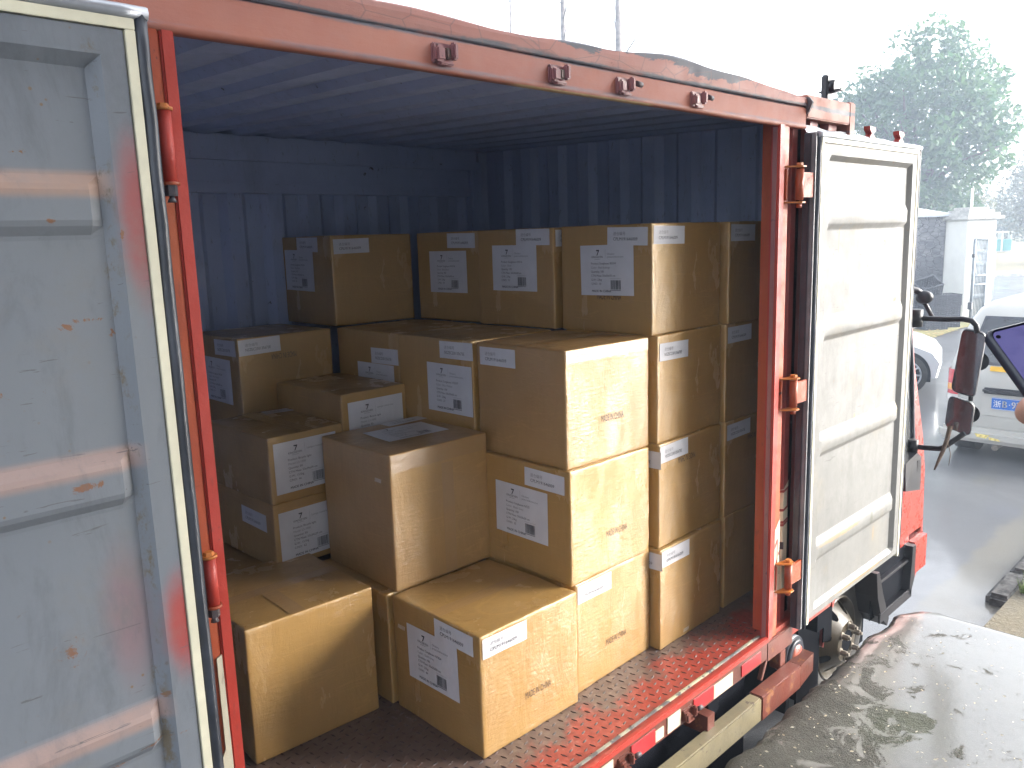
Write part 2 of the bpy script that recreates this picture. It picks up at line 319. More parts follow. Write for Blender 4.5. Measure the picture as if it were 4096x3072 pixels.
MT['plaster'] = plain('white_plaster', (.78, .77, .72), .7, var=.05, scale=2)
MT['capstone'] = plain('weathered_cap_concrete', (.42, .41, .38), .8, var=.3, scale=5, bump=.3)
MT['kerbstone'] = plain('dark_rough_kerb_stone', (.06, .058, .056), .85, var=.6, scale=14, bump=1.0, spec=.2)
MT['tin'] = plain('pale_tin_roof', (.5, .52, .55), .4, metal=.3)
MT['gate'] = plain('grey_gate_steel', (.20, .23, .25), .5, metal=.3, var=.2)
MT['crate'] = plain('black_crate_plastic', (.012, .014, .020), .5, var=.3)
MT['teal'] = plain('teal_bin_panel', (.01, .25, .23), .4)
MT['whitem'] = plain('white_metal', (.78, .79, .78), .35, var=.05)
MT['vanp'] = plain('off_white_van_paint', (.42, .415, .38), .3, var=.06, scale=2, coat=.5, coatr=.06)
MT['carp'] = plain('white_car_paint', (.55, .56, .57), .25, var=.03, scale=2, coat=.8, coatr=.05)
MT['lampr'] = plain('red_lamp_lens', (.55, .012, .02), .12, coat=1, var=.2)
MT['lampa'] = plain('amber_lamp_lens', (.75, .28, .02), .12, coat=1, var=.2)
MT['lampw'] = plain('clear_lamp_lens', (.62, .58, .55), .12, coat=1, var=.2)
MT['lensold'] = painted('half_amber_marker_lens', (.42, .30, .16), base2=(.30, .06, .04), chip=.72, rust=(.2, .12, .07), rough=.25)
MT['plate'] = plain('blue_number_plate', (.01, .12, .46), .3, var=.04)
MT['sticker'] = plain('yellow_sticker', (.85, .50, .04), .4, var=.15)
MT['yscrape'] = plain('yellow_scrape', (.72, .60, .20), .6, var=.3, scale=30)
MT['skin'] = plain('skin', (.56, .31, .235), .5, var=.08, scale=30)
MT['jacket'] = plain('dark_jacket_cloth', (.025, .03, .045), .8, var=.3, scale=20, bump=.2)
MT['jeans'] = plain('blue_trousers_cloth', (.05, .07, .12), .85, var=.25, scale=30)
MT['hair'] = plain('black_hair', (.012, .010, .010), .5)
MT['shoe'] = plain('shoe_leather', (.02, .02, .02), .4)
MT['phonecase'] = plain('black_phone_case', (.02, .023, .035), .35)
def screen_mat():
    n = NT('phone_screen'); co = n.coord()
    a = n.noise(26, 3, .6, co, sc=(.25, 1, 3)); 
    c = n.mix(n.ramp(a, .5, .7), (.10, .095, .26), (.06, .058, .19))
    return n.set(base=(.02, .02, .05), rough=.5, spec=.12, emit=c, emits=.17)
MT['screen'] = screen_mat()
MT['plastergrey'] = plain('shade_wall_paint', (.68, .68, .66), .8, var=.12, scale=1)
MT['twig'] = plain('twig_bark', (.12, .085, .06), .85, var=.3, scale=40, bump=.4)

# ------------------------------------------------------------------ mesh helpers
class MB:
    def __init__(s): s.bm = bmesh.new(); s.mats = []
    def mi(s, m):
        m = MT[m] if isinstance(m, str) else m
        if m not in s.mats: s.mats.append(m)
        return s.mats.index(m)
    def _paint(s, faces, m):
        k = s.mi(m)
        for f in faces: f.material_index = k
    def box(s, a, b, m, bev=0, seg=2, rot=None):
        a, b = V(a), V(b); c = (a+b)/2; d = b-a
        mat = Matrix.Translation(c)
        if rot is not None: mat = mat @ rot
        mat = mat @ Matrix.Diagonal((abs(d.x), abs(d.y), abs(d.z), 1))
        t = bmesh.new(); bmesh.ops.create_cube(t, size=1, matrix=mat)
        if bev: bmesh.ops.bevel(t, geom=t.edges[:], offset=bev, segments=seg, affect='EDGES', clamp_overlap=True)
        s._merge(t, m); return s
    def _merge(s, t, m):
        k = s.mi(m); vm = {}
        for v in t.verts: vm[v] = s.bm.verts.new(v.co)
        for f in t.faces:
            try: nf = s.bm.faces.new([vm[v] for v in f.verts]); nf.material_index = k; nf.smooth = f.smooth
            except ValueError: pass
        t.free()
    def poly(s, pts, m, smooth=False):
        vs = [s.bm.verts.new(p) for p in pts]; f = s.bm.faces.new(vs); f.material_index = s.mi(m); f.smooth = smooth; return f
    def cyl(s, p0, p1, r0, m, r1=None, seg=16, caps=True, smooth=True):
        r1 = r0 if r1 is None else r1; p0, p1 = V(p0), V(p1); d = (p1-p0).normalized()
        u = d.orthogonal().normalized(); w_ = d.cross(u); k = s.mi(m)
        A = [s.bm.verts.new(p0+(u*math.cos(t)+w_*math.sin(t))*r0) for t in [2*math.pi*i/seg for i in range(seg)]]
        B = [s.bm.verts.new(p1+(u*math.cos(t)+w_*math.sin(t))*r1) for t in [2*math.pi*i/seg for i in range(seg)]]
        for i in range(seg):
            f = s.bm.faces.new((A[i], A[(i+1) % seg], B[(i+1) % seg], B[i])); f.material_index = k; f.smooth = smooth
        if caps:
            for L in (A[::-1], B): f = s.bm.faces.new(L); f.material_index = k
        return s
    def tube(s, pts, r, m, seg=10, smooth=True):
        pts = [V(p) for p in pts]; k = s.mi(m); rs = r if hasattr(r, '__len__') else [r]*len(pts); rings = []
        t0 = (pts[1]-pts[0]).normalized(); u = t0.orthogonal().normalized()
        for i, p in enumerate(pts):
            t = (pts[min(i+1, len(pts)-1)]-pts[max(i-1, 0)]).normalized()
            u = (u - t*u.dot(t)).normalized(); w_ = t.cross(u)
            rings.append([s.bm.verts.new(p+(u*math.cos(a)+w_*math.sin(a))*rs[i]) for a in [2*math.pi*j/seg for j in range(seg)]])
        for A, B in zip(rings, rings[1:]):
            for i in range(seg):
                f = s.bm.faces.new((A[i], A[(i+1) % seg], B[(i+1) % seg], B[i])); f.material_index = k; f.smooth = smooth
        for L in (rings[0][::-1], rings[-1]): f = s.bm.faces.new(L); f.material_index = k
        return s
    def grid(s, rows, m, smooth=False, m2=None):
        k = s.mi(m); G = [[s.bm.verts.new(p) for p in r] for r in rows]
        for i in range(len(G)-1):
            for j in range(len(G[0])-1):
                f = s.bm.faces.new((G[i][j], G[i][j+1], G[i+1][j+1], G[i+1][j])); f.material_index = k; f.smooth = smooth
        return s
    def prism(s, pts, vec, m, capm=None):
        """extrude a planar polygon along vec"""
        vec = V(vec); A = [s.bm.verts.new(p) for p in pts]; B = [s.bm.verts.new(V(p)+vec) for p in pts]; k = s.mi(m); n = len(A)
        for i in range(n): f = s.bm.faces.new((A[i], A[(i+1) % n], B[(i+1) % n], B[i])); f.material_index = k
        for L in (A[::-1], B): f = s.bm.faces.new(L); f.material_index = s.mi(capm or m)
        return s
    def sphere(s, c, r, m, seg=16, rings=10, sc=(1, 1, 1)):
        t = bmesh.new(); bmesh.ops.create_uvsphere(t, u_segments=seg, v_segments=rings, radius=r, matrix=Matrix.Translation(V(c)) @ Matrix.Diagonal((*sc, 1)))
        for f in t.faces: f.smooth = True
        s._merge(t, m); return s
    def build(s, name, parent=None, origin=None, **props):
        bmesh.ops.recalc_face_normals(s.bm, faces=s.bm.faces[:])
        me = bpy.data.meshes.new(name)
        if origin is not None: bmesh.ops.translate(s.bm, verts=s.bm.verts[:], vec=-V(origin))
        s.bm.to_mesh(me); s.bm.free()
        for m in s.mats: me.materials.append(m)
        o = bpy.data.objects.new(name, me); COL.objects.link(o)
        if origin is not None: o.location = V(origin)
        if parent: attach(o, parent)
        for k, v in props.items(): o[k] = v
        return o
WORLD = {}
def world_of(o):
    m = Matrix.LocRotScale(o.location, o.rotation_euler, o.scale)
    return world_of(o.parent) @ o.matrix_parent_inverse @ m if o.parent else m
def attach(o, parent):
    o.parent = parent; o.matrix_parent_inverse = world_of(parent).inverted()
def empty(name, loc, label, cat, group=None):
    o = bpy.data.objects.new(name, None); COL.objects.link(o); o.location = loc; o.empty_display_size = .2
    o['label'] = label; o['category'] = cat
    if group: o['group'] = group
    return o
def tag(o, label, cat, group=None):
    o['label'] = label; o['category'] = cat
    if group: o['group'] = group
    return o

# ---- text as flat polygons: returns list of polygons (triangles) in 2-D, unit cap size
_tc = {}
def text_tris(body):
    if body not in _tc:
        c = bpy.data.curves.new('t', 'FONT'); c.body = body; c.resolution_u = 2
        o = bpy.data.objects.new('t', c); COL.objects.link(o); bpy.context.view_layer.update()
        ev = o.evaluated_get(bpy.context.evaluated_depsgraph_get()); me = ev.to_mesh()
        vs = [(v.co.x, v.co.y) for v in me.vertices]; ps = [tuple(p.vertices) for p in me.polygons]
        ev.to_mesh_clear(); bpy.data.objects.remove(o); bpy.data.curves.remove(c)
        _tc[body] = (vs, ps, max([x for x, y in vs] or [1]))
    return _tc[body]
def put_text(mb, body, fn, x, y, size, m, width=None, sx=1., bold=0):
    """fn maps 2-D sheet coordinates (x right, y down) to a point; size = font size; (x,y) = left end of the baseline"""
    vs, ps, wd = text_tris(body)
    if width: sx = width/(wd*size)
    for off in ([0] if not bold else [-bold, bold]):
        P = [mb.bm.verts.new(fn(x+a*size*sx+off, y-b*size)) for a, b in vs]; k = mb.mi(m)
        for p in ps:
            try: f = mb.bm.faces.new([P[i] for i in p]); f.material_index = k
            except ValueError: pass

# ================================================================== SETTING
def structure(o): o['kind'] = 'structure'; return o
Z0 = -1.02
# road / ground as one sheet reaching the horizon
b = MB(); b.grid([[(x, y, Z0) for x in (-140, -40, -6, 12, 30, 46, 60, 140)] for y in (-140, -40, -10, -2, 6, 20, 60, 140)], 'asphalt'); structure(b.build('road'))
# grass bank beyond the far road
b = MB(); rows = []
for i, (d, z) in enumerate([(43, Z0+.14), (43.2, Z0+.16), (46, -.86), (52, -.12), (60, .5), (80, 1.0), (100, 1.1)]):
    rows.append([tuple(V((CAM.x, CAM.y, 0)) + V((CF.x, CF.y, 0)).normalized()*d + V((CR.x, CR.y, 0)).normalized()*s_ + V((0, 0, z))) for s_ in (-60, -40, -10, 5, 15, 25, 40, 60)])
b.grid(rows, 'field'); structure(b.build('grass_bank'))
b = MB(); q = lambda d, s_, z: tuple(V((CAM.x, CAM.y, 0)) + V((CF.x, CF.y, 0)).normalized()*d + V((CR.x, CR.y, 0)).normalized()*s_ + V((0, 0, z)))
b.prism([q(42.8, -60, Z0), q(43.05, -60, Z0), q(43.05, -60, Z0+.15), q(42.8, -60, Z0+.15)], V(q(0, 120, 0))-V(q(0, 0, 0)), 'capstone'); structure(b.build('far_kerb'))
# green verge by the gate
b = MB(); pts = [(17.2, 4.75), (19.5, 5.05), (22.2, 5.15), (24.2, 5.0), (26, 5.4), (26, 12), (15, 12), (15.5, 5.2)]
b.poly([(x, y, Z0+.02) for x, y in pts], 'verge'); structure(b.build('grass_verge'))

# raised loading dock with a broken edge
ZD = -.25
def dock():
    b = MB(); xs = [-7+.5*i for i in range(14)]+[0+.03*i for i in range(91)]
    rows = []
    for x in xs:
        e = -.43+.018*mnoise.noise(V((x*2.1, 3, 0)))+.022*mnoise.noise(V((x*6, 7, 1)))+.016*mnoise.noise(V((x*23, 7, 1)))
        if x > 1.9: e -= max(0, (x-2.55))**2*3
        zt = ZD+.004*mnoise.noise(V((x*1.3, 1, 0)))
        if x < 1.2: zt -= .0
        r = [(x, e+.03, Z0-.05), (x, e+.02+.02*mnoise.noise(V((x*7, 0, 4))), ZD-.10), (x, e, ZD-.03), (x, e-.03, zt-.006), (x, e-.09, zt+.004)]
        for y in (-.65, -.8, -1.0, -1.25, -1.6, -2.2, -3.0, -6.0):
            r.append((x, min(y, e-.1), ZD+.004*mnoise.noise(V((x*1.7, y*1.7, 2)))))
        rows.append(r)
    # the free end, towards the cab: broken lip then a drop to the road
    last = rows[-1]; x = xs[-1]
    for dx, dz in ((.02, -.006), (.035, -.04), (.04, -.3), (.07, Z0-ZD-.05)):
        rows.append([(px+dx+.03*mnoise.noise(V((py*5, dz, 3))), py, (pz+dz if pz > ZD-.05 else min(pz, ZD+dz))) for px, py, pz in last])
    b.grid(rows, 'dock', smooth=True); return structure(b.build('loading_dock'))
dock()
# kerb stones along the road edge beyond the dock, with a strip of soil
b = MB(); x = 4.78
b2 = MB(); b2.poly([(3.2, -.42, Z0+.06), (12, -.52, Z0+.06), (12, -3.5, Z0+.06), (3.2, -3.5, Z0+.06)], 'soil'); structure(b2.build('verge_soil'))
while x < 11:
    L = .55+.12*rnd.random(); b.box((x, -.47+.02*rnd.random(), Z0-.05), (x+L-.03, -.30+.015*rnd.random(), Z0+.085+.02*rnd.random()), 'kerbstone', .035, 3); x += L
structure(b.build('kerb'))
b = MB(); k = 0
for i in range(1500):
    x = 5.0+rnd.random()**1.7*3.5; y = -.46-rnd.random()*.22; h = .05+.09*rnd.random(); a = rnd.random()*6.28; d = V((math.cos(a), math.sin(a), 0)); l = V((rnd.uniform(-.05, .05), rnd.uniform(-.05, .05), h)); p = V((x, y, Z0+.06))
    b.poly([p-d*.004, p+d*.004, p+l], 'grassblade')
o = b.build('grass'); o['kind'] = 'stuff'; o['label'] = 'tuft of green grass behind the kerb stones'

# ================================================================== BACKGROUND
def foliage(mb, centres, n, leaf, m, spread=.5):
    k = mb.mi(m)
    for c, r in centres:
        for i in range(n):
            while True:
                p = V((rnd.uniform(-1, 1), rnd.uniform(-1, 1), rnd.uniform(-1, 1)))
                if .25 < p.length < 1: break
            p = V(c)+p*r
            nrm = (V((rnd.gauss(0, 1), rnd.gauss(0, 1), rnd.gauss(.5, 1)))).normalized(); u = nrm.orthogonal().normalized(); u.rotate(Matrix.Rotation(rnd.random()*6.28, 3, nrm)); w_ = nrm.cross(u); s_ = leaf*rnd.uniform(.6, 1.3)
            vs = [mb.bm.verts.new(q_) for q_ in (p-u*s_, p+w_*s_*.45, p+u*s_, p-w_*s_*.45)]
            mb.bm.faces.new(vs).material_index = k
def tree(name, base, h, crown_c, crown_r, nclump, nleaf, leaf, m, bark, label, clump=.55, group=None, trunk_r=.16):
    root = empty(name, base, label, 'tree', group)
    b = MB(); B = V(base); top = V(crown_c)
    fork = B.lerp(V((top.x, top.y, top.z-crown_r[2]*.55)), 1.0)
    b.tube([B, B.lerp(fork, .5)+V((.05, .05, 0)), fork], [trunk_r, trunk_r*.8, trunk_r*.65], bark, 10)
    cent = []
    for i in range(nclump):
        while True:
            p = V((rnd.uniform(-1, 1), rnd.uniform(-1, 1), rnd.uniform(-1, 1)))
            if p.length < 1 and p.length > .35: break
        p = V((p.x*crown_r[0], p.y*crown_r[1], p.z*crown_r[2]))
        if p.z < 0: p.z *= .85
        nz = 1+.18*mnoise.noise(p*.5)
        cent.append((top+p*nz, clump*rnd.uniform(.6, 1.25)))
    for i in range(16):
        c, r = cent[i*len(cent)//16]
        mid = fork.lerp(c, .5)+V((rnd.uniform(-.3, .3), rnd.uniform(-.3, .3), .25))
        b.tube([fork, mid, c], [trunk_r*.45, trunk_r*.28, trunk_r*.1], bark, 6)
    b.build('trunk', root)
    c = MB(); foliage(c, cent, nleaf, leaf, m); c.build('crown', root); return root
tree('broadleaf_tree', (36.9, 11.9, Z0), 11, (37.5, 11.6, 5.6), (3.3, 3.5, 4.2), 300, 66, .155, 'leaf', 'bark', 'tall full green broadleaf tree rising behind the stone wall', .6, trunk_r=.3)
tree('park_tree', q(47.5, 29.9, -.62), 6, V(q(48, 30.6, 3.0)), (2.4, 2.4, 2.6), 90, 60, .13, 'leaf2', 'bark', 'smaller grey green tree with a slanting trunk on the yellow grass', .6, trunk_r=.22)
tree('park_tree', (44.5, 13.6, -.3), 6, (44.6, 13.2, 2.0), (2.4, 2.4, 2.0), 70, 60, .14, 'leaf2', 'bark', 'yellow green tree low behind the white gate pillar', .7, trunk_r=.2)
def hedge(c, r, n, label):
    b = MB(); cent = []
    for i in range(n):
        cent.append(((c[0]+rnd.uniform(-1, 1)*r[0], c[1]+rnd.uniform(-1, 1)*r[1], c[2]+rnd.uniform(-.9, 1)*r[2]), .8))
    foliage(b, cent, 70, .16, 'leaf3'); tag(b.build('hedge'), label, 'hedge', 'hedges behind the park')
hedge((61, 20.5, 1.9), (3.5, 3.5, 1.4), 60, 'dark hedge behind the teal litter bin')
hedge((67, 16.5, 2.2), (3.5, 3.5, 1.8), 60, 'dark hedge behind the slanting park tree trunk')
def bare_tree(base, h, r, lean, label):
    root = empty('bare_tree', base, label, 'tree', 'bare winter trees behind the truck')
    b = MB(); B = V(base); n = 9; pts = [B+V((lean[0]*t, lean[1]*t, h*t))+V((.12*math.sin(t*7), .1*math.cos(t*5), 0)) for t in [i/n for i in range(n+1)]]
    b.tube(pts, [r*(1-.75*i/n) for i in range(n+1)], 'barkgrey', 8); b.build('trunk', root)
    b = MB()
    for i in range(26):
        p = pts[2+i % (n-2)].lerp(pts[3+i % (n-2)], rnd.random()); a = rnd.random()*6.28; L = rnd.uniform(1.0, 2.6); d = V((math.cos(a), math.sin(a), 1.1)).normalized()
        q1 = p+d*L*.5+V((0, 0, .05)); q2 = p+d*L+V((rnd.uniform(-.2, .2), rnd.uniform(-.2, .2), .2))
        b.tube([p, q1, q2], [.022, .014, .005], 'barkgrey', 5)
        for s_ in range(2):
            e = q1.lerp(q2, rnd.random()); b.tube([e, e+V((rnd.uniform(-.5, .5), rnd.uniform(-.5, .5), rnd.uniform(.2, .7)))], [.008, .003], 'barkgrey', 4)
    b.build('branch', root)
bare_tree((22.2, 19.0, Z0), 14, .19, (.2, .2), 'thin bare trunk seen above the roof, left of the thicker one')
bare_tree((23.6, 17.5, Z0), 14, .26, (.1, .2), 'thicker bare trunk with crossing twigs seen above the roof')
bare_tree((21.0, 20.6, Z0), 13, .08, (.2, .1), 'thinnest bare sapling seen faintly above the roof')

# stone wall, gate pillar, gate
r0 = V((.707, -.707, 0)); f0 = V((.707, .707, 0))
t = empty('stone_wall', (23.6, 6.9, Z0), 'rough dark stained rubble stone wall with a tin coping', 'wall')
b = MB(); p0 = V((24.4, 6.35, Z0)); d = -r0
b.prism([p0, p0+d*9, p0+d*9+f0*.4, p0+f0*.4], (0, 0, 3.0), 'stone'); b.build('wall', t)
b = MB(); p0 = V((24.5, 6.25, Z0+3.0)); b.prism([p0, p0-f0*.12, p0-f0*.12+V((0, 0, .07)), p0+f0*2.4+V((0, 0, .35)), p0+f0*2.4+V((0, 0, .28))], d*9.2, 'tin'); b.build('coping', t)
t = empty('gate_pillar', (24.1, 5.55, Z0), 'white plastered gate pillar with a stepped stone cap', 'pillar')
b = MB(); Rz = Matrix.Rotation(math.radians(-33), 4, 'Z'); c = V((24.63, 5.77, 0))
b.box(c+V((-.48, -.46, Z0)), c+V((.48, .46, 1.86)), 'plaster', .02, 2, Rz); b.build('shaft', t)
b = MB()
for hw, z, hh in ((.61, 1.86, .10), (.53, 1.96, .09), (.43, 2.05, .08), (.32, 2.13, .08)): b.box(c+V((-hw, -hw, z+.002)), c+V((hw, hw, z+hh)), 'capstone', .015, 2, Rz)
b.build('cap', t)
b = MB(); b.cyl(c+V((0, 0, 2.21)), c+V((0, 0, 2.75)), .035, 'whitem'); b.build('pole', t)
t = empty('metal_gate', (24.1, 5.2, -.9), 'open grey steel gate leaf of upright bars hinged on the white pillar', 'gate')
g0 = V((23.75, 5.36, 0)); gd = V((.93, -.12, 0)).normalized(); W_ = 1.25
b = MB(); zb, zt = -.86, 1.32
for a_, c_ in (((0, zb), (W_, zb)), ((0, zt), (W_, zt)), ((0, .05), (W_, .05)), ((0, .3), (W_, .3))): b.tube([g0+gd*a_[0]+V((0, 0, a_[1])), g0+gd*c_[0]+V((0, 0, c_[1]))], .035, 'gate', 6)
for s_ in (0, W_*.62, W_): b.tube([g0+gd*s_+V((0, 0, zb)), g0+gd*s_+V((0, 0, zt))], .04, 'gate', 6)
b.build('gate_frame', t)
b = MB()
for i in range(1, 14): b.tube([g0+gd*W_*i/14+V((0, 0, zb)), g0+gd*W_*i/14+V((0, 0, zt))], .013, 'gate', 5)
for z in (.62, .95, -.3):
    for i in range(14): b.tube([g0+gd*W_*(i+.15)/14+V((0, 0, z-.09)), g0+gd*W_*(i+.85)/14+V((0, 0, z+.09))], .009, 'gate', 4)
b.build('bars', t)
b = MB(); b.box(g0+V((-.14, -.05, -.62)), g0+V((.02, .05, -.42)), 'crate', .01); b.build('hinge', t); b = MB(); b.box(g0+V((-.1, -.04, .82)), g0+V((.02, .04, .92)), 'crate', .01); b.build('hinge', t)
# black plastic crates
def crate_mesh():
    b = MB(); w_, d_, h_ = .30, .22, .27
    for z in (0, .055, .11, .165, .22):
        for y in (-d_, d_): b.box((-w_, y-.012, z), (w_, y+.012, z+.036), 'crate')
        for x in (-w_, w_): b.box((x-.012, -d_, z+.001), (x+.012, d_, z+.035), 'crate')
    for i in range(9):
        x = -w_+.6*i/8
        for y in (-d_, d_): b.box((x-.012, y-.016, 0), (x+.012, y+.016, h_), 'crate')
    for i in range(7):
        y = -d_+.44*i/6
        for x in (-w_, w_): b.box((x-.016, y-.012, 0.002), (x+.016, y+.012, h_-.002), 'crate')
    for i in range(10): x = -w_+.6*i/9; b.box((x-.016, -d_, .004), (x+.016, d_, .016), 'crate')
    for y in (-d_, d_): b.box((-w_-.02, y-.022, h_), (w_+.02, y+.022, h_+.03), 'crate', .006)
    for x in (-w_, w_): b.box((x-.022, -d_-.02, h_+.001), (x+.022, d_+.02, h_+.029), 'crate', .006)
    return b.build('plastic_crate')
cr0 = crate_mesh(); zc = Z0+.02
crates = [((21.75, 5.72, zc), (0, 0, -.7), 'lowest black crate of the front stack, on the verge grass'),
          ((21.78, 5.70, zc+.30), (0, 0, -.68), 'middle black crate of the front stack by the pillar'),
          ((21.77, 5.72, zc+.60), (0, 0, -.72), 'top black crate of the front stack with a leaf on it'),
          ((22.45, 5.63, zc), (0, 0, -.75), 'bottom black crate just right of the front stack, against the pillar'),
          ((22.45, 5.64, zc+.30), (0, 0, -.7), 'second black crate just right of the front stack, against the pillar'),
          ((22.44, 5.62, zc+.60), (0, 0, -.7), 'upper black crate just right of the front stack, against the pillar'),
          ((21.6, 6.55, zc), (0, 0, -.8), 'bottom black crate of the heap against the stone wall'),
          ((21.65, 6.5, zc+.30), (0, 0, -.75), 'second black crate of the heap against the stone wall'),
          ((22.1, 6.3, zc+.60), (0, 0, -.75), 'third black crate of the heap, under the tilted one'),
          ((22.05, 6.0, zc+.98), (.55, -.25, -.7), 'black crate tipped on its side on top of the heap'),
          ((21.6, 6.45, zc+.88), (.2, .12, -.9), 'black crate slumped behind the tipped one by the wall')]
for i, (l, r, lb) in enumerate(crates):
    o = cr0 if i == 0 else cr0.copy()
    if i: COL.objects.link(o)
    o.location = l; o.rotation_euler = r; tag(o, lb, 'crate', 'black crates by the gate')
b = MB()
for i in range(160):
    p = V((rnd.uniform(19.6, 21.7), rnd.uniform(5.05, 6.0), Z0+.035)); a = rnd.random()*6.28; u = V((math.cos(a), math.sin(a), rnd.uniform(-.2, .2)))*.045; v_ = V((-math.sin(a), math.cos(a), rnd.uniform(-.2, .2)))*.03
    b.poly([p-u, p+v_, p+u, p-v_], 'dryleaf')
o = b.build('fallen_leaves'); o['kind'] = 'stuff'; o['label'] = 'brown fallen leaves on the verge'
# litter bin on the grass
bc = V(q(52.3, 30.9, -.10)) 
t = empty('litter_bin', bc, 'teal and white twin litter bin standing on the yellow grass', 'bin'); Rb = Matrix.Rotation(math.radians(-45), 4, 'Z'); X = V((.707, -.707, 0))
b = MB(); b.box(bc+V((-.62, -.25, 0)), bc+V((.62, .25, .08)), 'capstone', .01, 2, Rb); b.build('base', t)
b = MB()
for s_ in (-.33, .33): b.box(bc+X*s_+V((-.27, -.24, .085)), bc+X*s_+V((.27, .24, .80)), 'teal', .03, 3, Rb)
b.build('bin_body', t)
b = MB(); b.box(bc+V((-.055, -.22, .085)), bc+V((.055, .22, 1.2)), 'whitem', 0, 2, Rb); 
for s_ in (-.6, .6): b.box(bc+X*s_+V((-.02, -.2, .085)), bc+X*s_+V((.02, .2, 1.2)), 'whitem', 0, 2, Rb)
b.build('frame', t)
b = MB(); b.box(bc+V((-.72, -.32, 1.202)), bc+V((.72, .32, 1.28)), 'whitem', .02, 2, Rb); b.build('lid', t)

# ------------------------------------------------------------------ white van
def van():
    t = empty('van', (9.1, .45, Z0), 'off white van seen from behind with a blue number plate and dented bumper', 'van')
    W = .86; yc = .52; x0 = 9.10
    # cross-section half widths by height (z, half width, x offset of the rear face)
    prof = [(-.80, .84, .05), (-.62, .875, .0), (-.40, .885, .0), (-.10, .88, .0), (.06, .865, .02), (.22, .83, .06), (.45, .775, .14), (.62, .72, .22), (.74, .66, .30), (.83, .55, .42), (.88, .38, .60), (.895, .2, .75)]
    b = MB(); rows = []
    for z, hw, xo in prof:
        r = []
        for k in range(9):          # left side from the front, round the rear corner, to the right
            pass
        pts = [(x0+4.2, hw), (x0+2.0, hw), (x0+.6+xo, hw), (x0+xo+.16, hw), (x0+xo+.07, hw-.025), (x0+xo+.02, hw-.08), (x0+xo, hw-.16), (x0+xo-.012, 0), (x0+xo, -hw+.16), (x0+xo+.02, -hw+.08), (x0+xo+.07, -hw+.025), (x0+xo+.16, -hw), (x0+4.2, -hw)]
        rows.append([(x, yc+y, z) for x, y in pts])
    b.grid(rows, 'vanp', smooth=True)
    b.poly([(x, y, z) for x, y, z in rows[-1]][::-1], 'vanp'); b.poly(rows[0], 'darkgap')
    b.build('body', t)
    # rear window follows the slope of the hatch
    def at(z, y, off):
        for (z0, h0, a0), (z1, h1, a1) in zip(prof, prof[1:]):
            if z0 <= z <= z1:
                k = (z-z0)/(z1-z0); xo = a0+(a1-a0)*k; hw = h0+(h1-h0)*k; break
        e = max(0, abs(y)-(hw-.16))/.16; return V((x0+xo+.10*e*e-off-.012*(1-min(1, abs(y)/hw)), yc+y, z))
    def sheet(name, poly2, m, off, nz=8, ny=8, par=None):
        bb = MB(); zs = [poly2[0]+(poly2[1]-poly2[0])*i/nz for i in range(nz+1)]
        rr = []
        for z in zs:
            k = (z-poly2[0])/(poly2[1]-poly2[0]); hwid = poly2[2]+(poly2[3]-poly2[2])*k
            rr.append([at(z, -hwid+2*hwid*j/ny, off) for j in range(ny+1)])
        bb.grid(rr, m, smooth=True); return bb.build(name, par or t)
    sheet('window_seal', (.10, .665, .645, .545), 'rubber', .008)
    wdw = sheet('rear_window', (.13, .635, .62, .525), 'glassd', .014)
    # tail lamp clusters wrap the corner
    for s_ in (1, -1):
        lamp = None
        for z0, z1, m in ((-.155, .02, 'lampr'), (-.235, -.157, 'lampa'), (-.285, -.237, 'lampr'), (-.38, -.287, 'lampw')):
            bb = MB(); rr = []
            for z in (z0, z1):
                hw = .88; rr.append([(x0+.30, yc+s_*(hw+.008), z), (x0+.16, yc+s_*(hw+.012), z), (x0+.06, yc+s_*(hw-.015), z), (x0+.0, yc+s_*(hw-.08), z), (x0-.02, yc+s_*(hw-.16), z)])
            bb.grid(rr, m, smooth=True); o = bb.build('tail_lamp' if lamp is None else 'lens', lamp or t); lamp = lamp or o
    b = MB(); b.box((x0-.06, yc-.50, -.235), (x0+.02, yc+.45, -.165), 'blackp', .02, 3); b.build('handle_trim', t)
    b = MB(); b.grid([[(x0-.001-.016, yc-.52, -.5), (x0-.017, yc+.46, -.5)], [(x0-.017, yc-.52, -.22), (x0-.017, yc+.46, -.22)]], 'vanp'); b.build('plate_recess', t)
    px = x0-.03
    fn = lambda x, y: (px-.004, .866-x, -.277-y)
    b = MB(); b.box((px, .426, -.417), (px+.01, .866, -.277), 'plate', .004)
    put_text(b, '浙', fn, .018, .104, .088, 'whitem'); put_text(b, 'B', fn, .112, .109, .115, 'whitem', sx=.85, bold=.002); put_text(b, '·', fn, .178, .105, .1, 'whitem'); put_text(b, '93', fn, .21, .109, .115, 'whitem', sx=.82, bold=.002)
    for z0 in (-.283, -.414): b.box((px-.003, .43, z0), (px, .862, z0+.003), 'whitem')
    b.build('number_plate', t)
    b = MB(); b.box((x0-.12, yc-.90, -.835), (x0+.03, yc+.90, -.66), 'vanp', .05, 4); b.build('bumper', t)
    b = MB(); b.grid([[(x0-.1225, .86+.02*rnd.random(), -.765), (x0-.1225, .98, -.755)], [(x0-.1225, .84, -.72), (x0-.1225, 1.0, -.715)]], 'yscrape'); b.grid([[(x0-.1225, .72, -.78), (x0-.1225, .84, -.775)], [(x0-.1225, .74, -.755), (x0-.1225, .85, -.74)]], 'yscrape'); b.build('scrape', t)
    b = MB(); b.box((x0-.02, .55, .035), (x0+.05, .91, .09), 'sticker', .003); b.build('sticker', t)
    for s_ in (1, -1):
        b = MB(); c = V((x0+.36, yc+s_*.66, Z0+.32)); b.cyl(c+V((0, -.12, 0)), c+V((0, .12, 0)), .32, 'tyre', seg=28); b.build('wheel', t)
